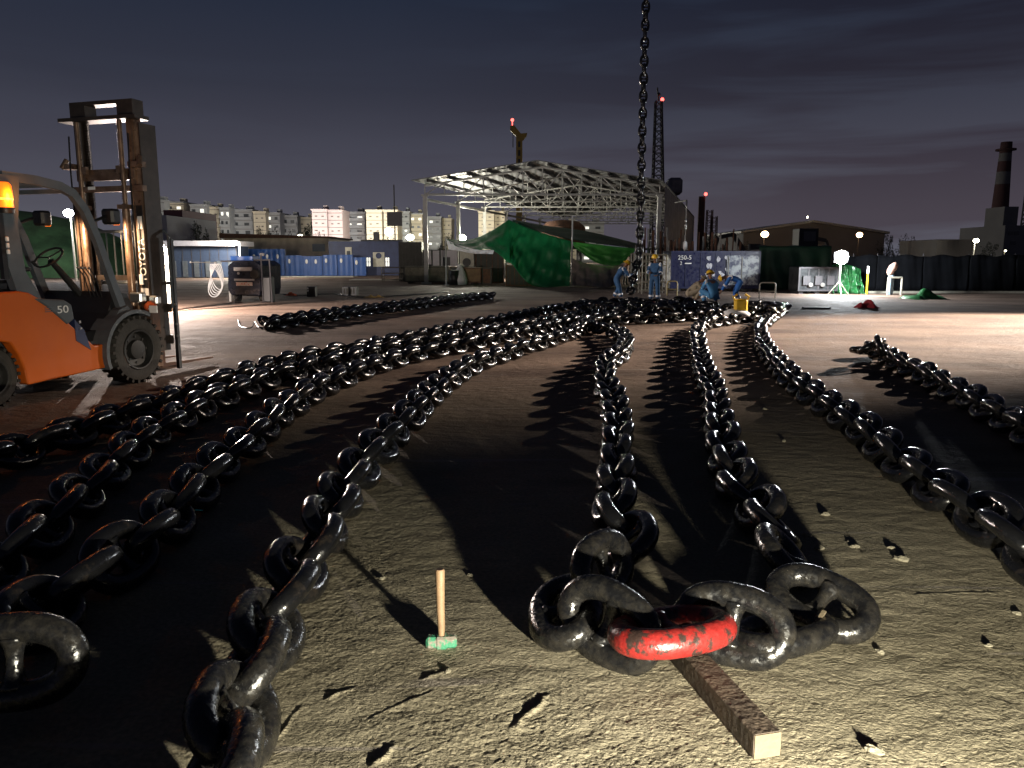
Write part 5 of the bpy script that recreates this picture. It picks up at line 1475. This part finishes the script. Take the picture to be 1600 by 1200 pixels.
# steel plate strips lit in the distance, left
for x0, y0, x1, y1, lab in ((430, 431, 552, 433, 'long thin steel plate lying before the blue panels, left one'), (545, 433, 626, 438, 'short bright steel plates lying by the scaffold trolley')):
    a = at(x0, y1); b = at(x1, y1); mb = MB(); mb.span((a.x, a.y, .004), (b.x, a.y + 2.2, .05)); tag(mb.build('steel_plate', M['rail']), lab, 'steel plate')

# yellow lifting clamp on the chains
p = at(1157, 488, .28)
t = thing('lifting_clamp', 'yellow lifting clamp on a white wrapped sling on the chain heap', 'clamp', p)
mb = MB(); mb.box((0, 0, .17), (.34, .16, .34), bev=.05); mb.build('clamp_body', M['yellow'], t)
mb = MB(); [mb.tube([(s * .14, 0, .28), (s * .20, 0, .40), (s * .10, 0, .46)], .03, 8) for s in (-1, 1)]; mb.build('hook', M['yellow'], t, smooth=True)
mb = MB(); mb.ball((-.10, 0, -.04), (.36, .2, .13), 12, 8); mb.v = [(a * random.uniform(.85, 1.1), b, c * random.uniform(.7, 1.2)) for a, b, c in mb.v]; mb.build('wrap', M['reflector'], t, smooth='full')
# second hanging hoist in front of the cladding
p = P(1070, 395, 43); t = thing('chain_hoist', 'small hoist with chrome hook hanging before the mauve cladding', 'hoist', (p.x, 43, 0))
mb = MB(); zt = P(1069, 322, 43).z; mb.tube([(0, 0, p.z), (0, 0, zt)], .02, 6); [mb.ball((0, 0, P(1069, y, 43).z), (.07, .05, .12), 10, 8) for y in (345, 352, 356)]; mb.build('hoist_chain', M['steel'], t, smooth=True)
mb = MB(); mb.lathe([(.06, 0), (.12, .1), (.12, .42), (.05, .5)], (0, 0, P(1070, 391, 43).z), 'Z', 12); mb.build('hoist_body', M['reflector'], t, smooth=True)
mb = MB(); mb.tube([(0, 0, zt), (0, 0, zt + .3), (0, 3, zt + .4)], .05, 6); mb.build('bracket', M['lattice'], t)


# ------------------------------------------------------------------ people
def skin_obj(name, nodes, edges, m, parent=None, sub=1, loc=(0, 0, 0), rz=0, scale=1):
    me = bpy.data.meshes.new(name); bm = bmesh.new(); lay = bm.verts.layers.skin.verify()
    V = {}
    for i, (k, (co, r)) in enumerate(nodes.items()):
        v = bm.verts.new(co); rr = r if isinstance(r, tuple) else (r, r); v[lay].radius = rr; v[lay].use_root = (i == 0); V[k] = v
    for a, b in edges: bm.edges.new((V[a], V[b]))
    bm.to_mesh(me); bm.free()
    me.materials.append(m)
    o = bpy.data.objects.new(name, me); COL.objects.link(o)
    if parent is not None: o.parent = parent
    else: o.location = loc; o.rotation_euler = (0, 0, rz); o.scale = (scale,) * 3
    s = o.modifiers.new('skin', 'SKIN'); s.use_smooth_shade = True
    u = o.modifiers.new('sub', 'SUBSURF'); u.levels = sub; u.render_levels = sub
    return o


def person(label, pos, rz, J, cloth_m, helmet='yellow', scale=1.0, bands=True):
    """J: joints in local metres (x right, y forward, z up)"""
    V = {k: Vector(v) for k, v in J.items()}
    n = {}
    n['pelvis'] = (V['pelvis'], .085); n['belly'] = (V['pelvis'].lerp(V['chest'], .5), .09); n['chest'] = (V['chest'], .11)
    n['neck'] = (V['neck'], .05); hd = (V['head'] - V['neck']).normalized()
    n['jaw'] = (V['neck'].lerp(V['head'], .55), .065); n['head'] = (V['head'], .09); n['crown'] = (V['head'] + hd * .06, .075)
    fw = Vector(J.get('face', (0, 1, 0))).normalized()
    n['nose'] = (V['head'] + fw * .085 - hd * .02, .02)
    E_ = [('pelvis', 'belly'), ('belly', 'chest'), ('chest', 'neck'), ('neck', 'jaw'), ('jaw', 'head'), ('head', 'crown'), ('head', 'nose')]
    cn = {'pelvis': (V['pelvis'], (.135, .115)), 'belly': (n['belly'][0], (.135, .115)), 'chest': (V['chest'], (.155, .12)), 'collar': (V['neck'] - (V['neck'] - V['chest']) * .2, .075)}
    ce = [('pelvis', 'belly'), ('belly', 'chest'), ('chest', 'collar')]
    bn = []
    for s in 'LR':
        sh, el, wr, hip, kn, an = (V[q + s] for q in ('sh', 'el', 'wr', 'hip', 'kn', 'an'))
        n['sh' + s] = (sh, .05); n['el' + s] = (el, .036); n['wr' + s] = (wr, .026)
        d = (wr - el).normalized(); hand = wr + d * .07; n['palm' + s] = (hand, (.036, .018))
        E_ += [('chest', 'sh' + s), ('sh' + s, 'el' + s), ('el' + s, 'wr' + s), ('wr' + s, 'palm' + s)]
        sd = d.cross(Vector((0, 0, 1))); sd = sd.normalized() if sd.length > .1 else Vector((0, 1, 0)); nn = d.cross(sd)
        for f, ln in enumerate((.070, .080, .075, .058)):
            b0 = hand + sd * (f - 1.5) * .020 + d * .02; k1, k2 = 'f%d%s' % (f, s), 'g%d%s' % (f, s)
            n[k1] = (b0 + d * ln * .55 - nn * .006, .009); n[k2] = (b0 + d * ln * .85 - nn * .03, .008); E_ += [('palm' + s, k1), (k1, k2)]
        n['t' + s] = (wr + d * .05 + sd * .045, .011); n['u' + s] = (wr + d * .085 + sd * .055 - nn * .01, .009); E_ += [('palm' + s, 't' + s), ('t' + s, 'u' + s)]
        n['hip' + s] = (hip, .07); n['kn' + s] = (kn, .05); n['an' + s] = (an, .035); E_ += [('pelvis', 'hip' + s), ('hip' + s, 'kn' + s), ('kn' + s, 'an' + s)]
        cn['sh' + s] = (sh, .075); cn['el' + s] = (el, .058); cn['cuff' + s] = (wr.lerp(el, .10), .048)
        cn['hip' + s] = (hip, .105); cn['kn' + s] = (kn, .082); cn['hem' + s] = (an.lerp(kn, .14), .075)
        ce += [('chest', 'sh' + s), ('sh' + s, 'el' + s), ('el' + s, 'cuff' + s), ('pelvis', 'hip' + s), ('hip' + s, 'kn' + s), ('kn' + s, 'hem' + s)]
        bn.append((kn.lerp(an, .55), (an - kn).normalized(), .088)); bn.append((el.lerp(wr, .12), (wr - el).normalized(), .068))
        bn.append((sh + Vector((0, 0, .0)), (V['chest'] - sh).normalized(), .083))
    body = skin_obj('person', n, E_, M['skin'], None, 1, pos, rz, scale)
    tag(body, label, 'person', 'workers by the chain heaps')
    skin_obj('coverall', cn, ce, cloth_m, body, 2)
    if bands:
        mb = MB()
        for c, d, r in bn:
            mb.tube([c - d * .03, c + d * .03], r, 14)
        mb.build('reflective_band', M['band'], body, smooth=True)
    for s in 'LR':
        an = V['an' + s]; tf = Vector(J.get('toe' + s, (0, 1, 0))); tf.z = 0; tf.normalize()
        nd = {'a': (an + Vector((0, 0, .06)), .05), 'b': (an + Vector((0, 0, -.02)), .05), 'c': (an + tf * .08 + Vector((0, 0, -.04)), (.045, .038)), 'd': (an + tf * .17 + Vector((0, 0, -.05)), (.042, .03))}
        skin_obj('boot', nd, [('a', 'b'), ('b', 'c'), ('c', 'd')], M['boots'], body, 1)
    if helmet:
        mh = M['helmet'] if helmet == 'yellow' else M['khaki_cloth']
        mb = MB(); prof = [(.118, .0), (.117, .03), (.108, .07), (.085, .105), (.05, .125), (.005, .132)]
        mb.lathe(prof, (0, 0, 0), 'Z', 20); mb.lathe([(.118, 0), (.14, -.004), (.14, .006), (.118, .012)], (0, .02, 0), 'Z', 20)
        q = hd.to_track_quat('Z', 'Y').to_matrix(); mb.v = [tuple(q @ Vector(v) + V['head'] + hd * .035) for v in mb.v]
        mb.build('hard_hat', mh, body, smooth=True)
    return body


def up(**k):
    J = dict(pelvis=(0, 0, .95), chest=(0, 0, 1.32), neck=(0, .01, 1.47), head=(0, .03, 1.60), shL=(-.19, 0, 1.38), shR=(.19, 0, 1.38), elL=(-.24, .0, 1.10), elR=(.24, .0, 1.10), wrL=(-.20, .18, .98), wrR=(.20, .18, .98),
             hipL=(-.10, 0, .90), hipR=(.10, 0, .90), knL=(-.12, .02, .50), knR=(.12, .02, .50), anL=(-.13, 0, .09), anR=(.13, 0, .09), face=(0, 1, 0))
    J.update(k); return J


p = at(966, 470)
person('worker in blue coverall bending forward towards the hanging chain, left of it', (p.x, p.y, .0), R(-80), up(pelvis=(0, -.10, .88), chest=(0, .12, 1.18), neck=(0, .22, 1.31), head=(0, .30, 1.42), shL=(-.19, .14, 1.24), shR=(.19, .14, 1.24),
       elL=(-.22, .30, 1.00), elR=(.22, .32, 1.00), wrL=(-.10, .54, 1.02), wrR=(.10, .54, 1.05), hipL=(-.11, -.10, .84), hipR=(.11, -.10, .84), knL=(-.18, .06, .48), knR=(.18, -.02, .48), anL=(-.24, -.14, .09), anR=(.24, .05, .09), face=(0, .9, -.4)), M['overall'])
p = at(1022, 474)
person('worker in blue coverall standing upright with arms bent, right of the hanging chain', (p.x, p.y, 0), R(150), up(elR=(.25, .02, 1.12), wrR=(.12, .22, 1.10), wrL=(-.16, .24, 1.02), face=(0, .9, -.4), knL=(-.14, .05, .5), anL=(-.15, .02, .09)), M['overall'], scale=1.02)
p = at(1086, 474)
sq = dict(pelvis=(0, -.25, .34), chest=(0, .02, .62), neck=(0, .14, .72), head=(0, .24, .80), shL=(-.18, .05, .66), shR=(.18, .05, .66), elL=(-.20, .24, .44), elR=(.20, .24, .44), wrL=(-.12, .42, .30), wrR=(.12, .42, .30),
          hipL=(-.11, -.24, .32), hipR=(.11, -.24, .32), knL=(-.22, .16, .50), knR=(.22, .16, .50), anL=(-.2, -.06, .09), anR=(.2, -.06, .09), face=(0, .8, -.6))
person('worker in khaki clothes and pale hood squatting at the left of the group', (p.x, p.y, 0), R(-90), sq, M['khaki_cloth'], 'hood', 1.08, False)
p = at(1109, 478)
person('worker in pale blue coverall squatting with his back to the camera', (p.x, p.y, 0), R(15), dict(sq, chest=(0, -.08, .72), neck=(0, .0, .86), head=(0, .05, .98), shL=(-.20, -.06, .76), shR=(.20, -.06, .76)), M['overall_light'], scale=1.1)
p = at(1148, 476)
person('worker in bright blue coverall bending low from the right of the group', (p.x, p.y, 0), R(75), up(pelvis=(0, -.18, .86), chest=(0, .18, .98), neck=(0, .34, .98), head=(0, .46, .95), shL=(-.19, .20, .98), shR=(.19, .20, .98), elL=(-.20, .34, .72), elR=(.20, .36, .70),
       wrL=(-.10, .48, .50), wrR=(.12, .50, .46), hipL=(-.11, -.16, .82), hipR=(.11, -.16, .82), knL=(-.14, -.02, .46), knR=(.14, .02, .46), anL=(-.14, -.16, .09), anR=(.14, -.06, .09), face=(0, .4, -1)), M['overall_bright'])

# ------------------------------------------------------------------ night air
if HAZE:
    mb = MB(); mb.span((-420, -60, -1), (420, 470, 110)); o = mb.build('haze', bpy.data.materials.new('humid_night_air')); o['kind'] = 'stuff'
    m = o.data.materials[0]; m.use_nodes = True; t = m.node_tree; t.nodes.clear()
    v = t.nodes.new('ShaderNodeVolumePrincipled'); v.inputs['Density'].default_value = HAZE; v.inputs['Color'].default_value = (.9, .92, 1, 1); v.inputs['Anisotropy'].default_value = .6
    q = t.nodes.new('ShaderNodeOutputMaterial'); t.links.new(v.outputs[0], q.inputs['Volume'])
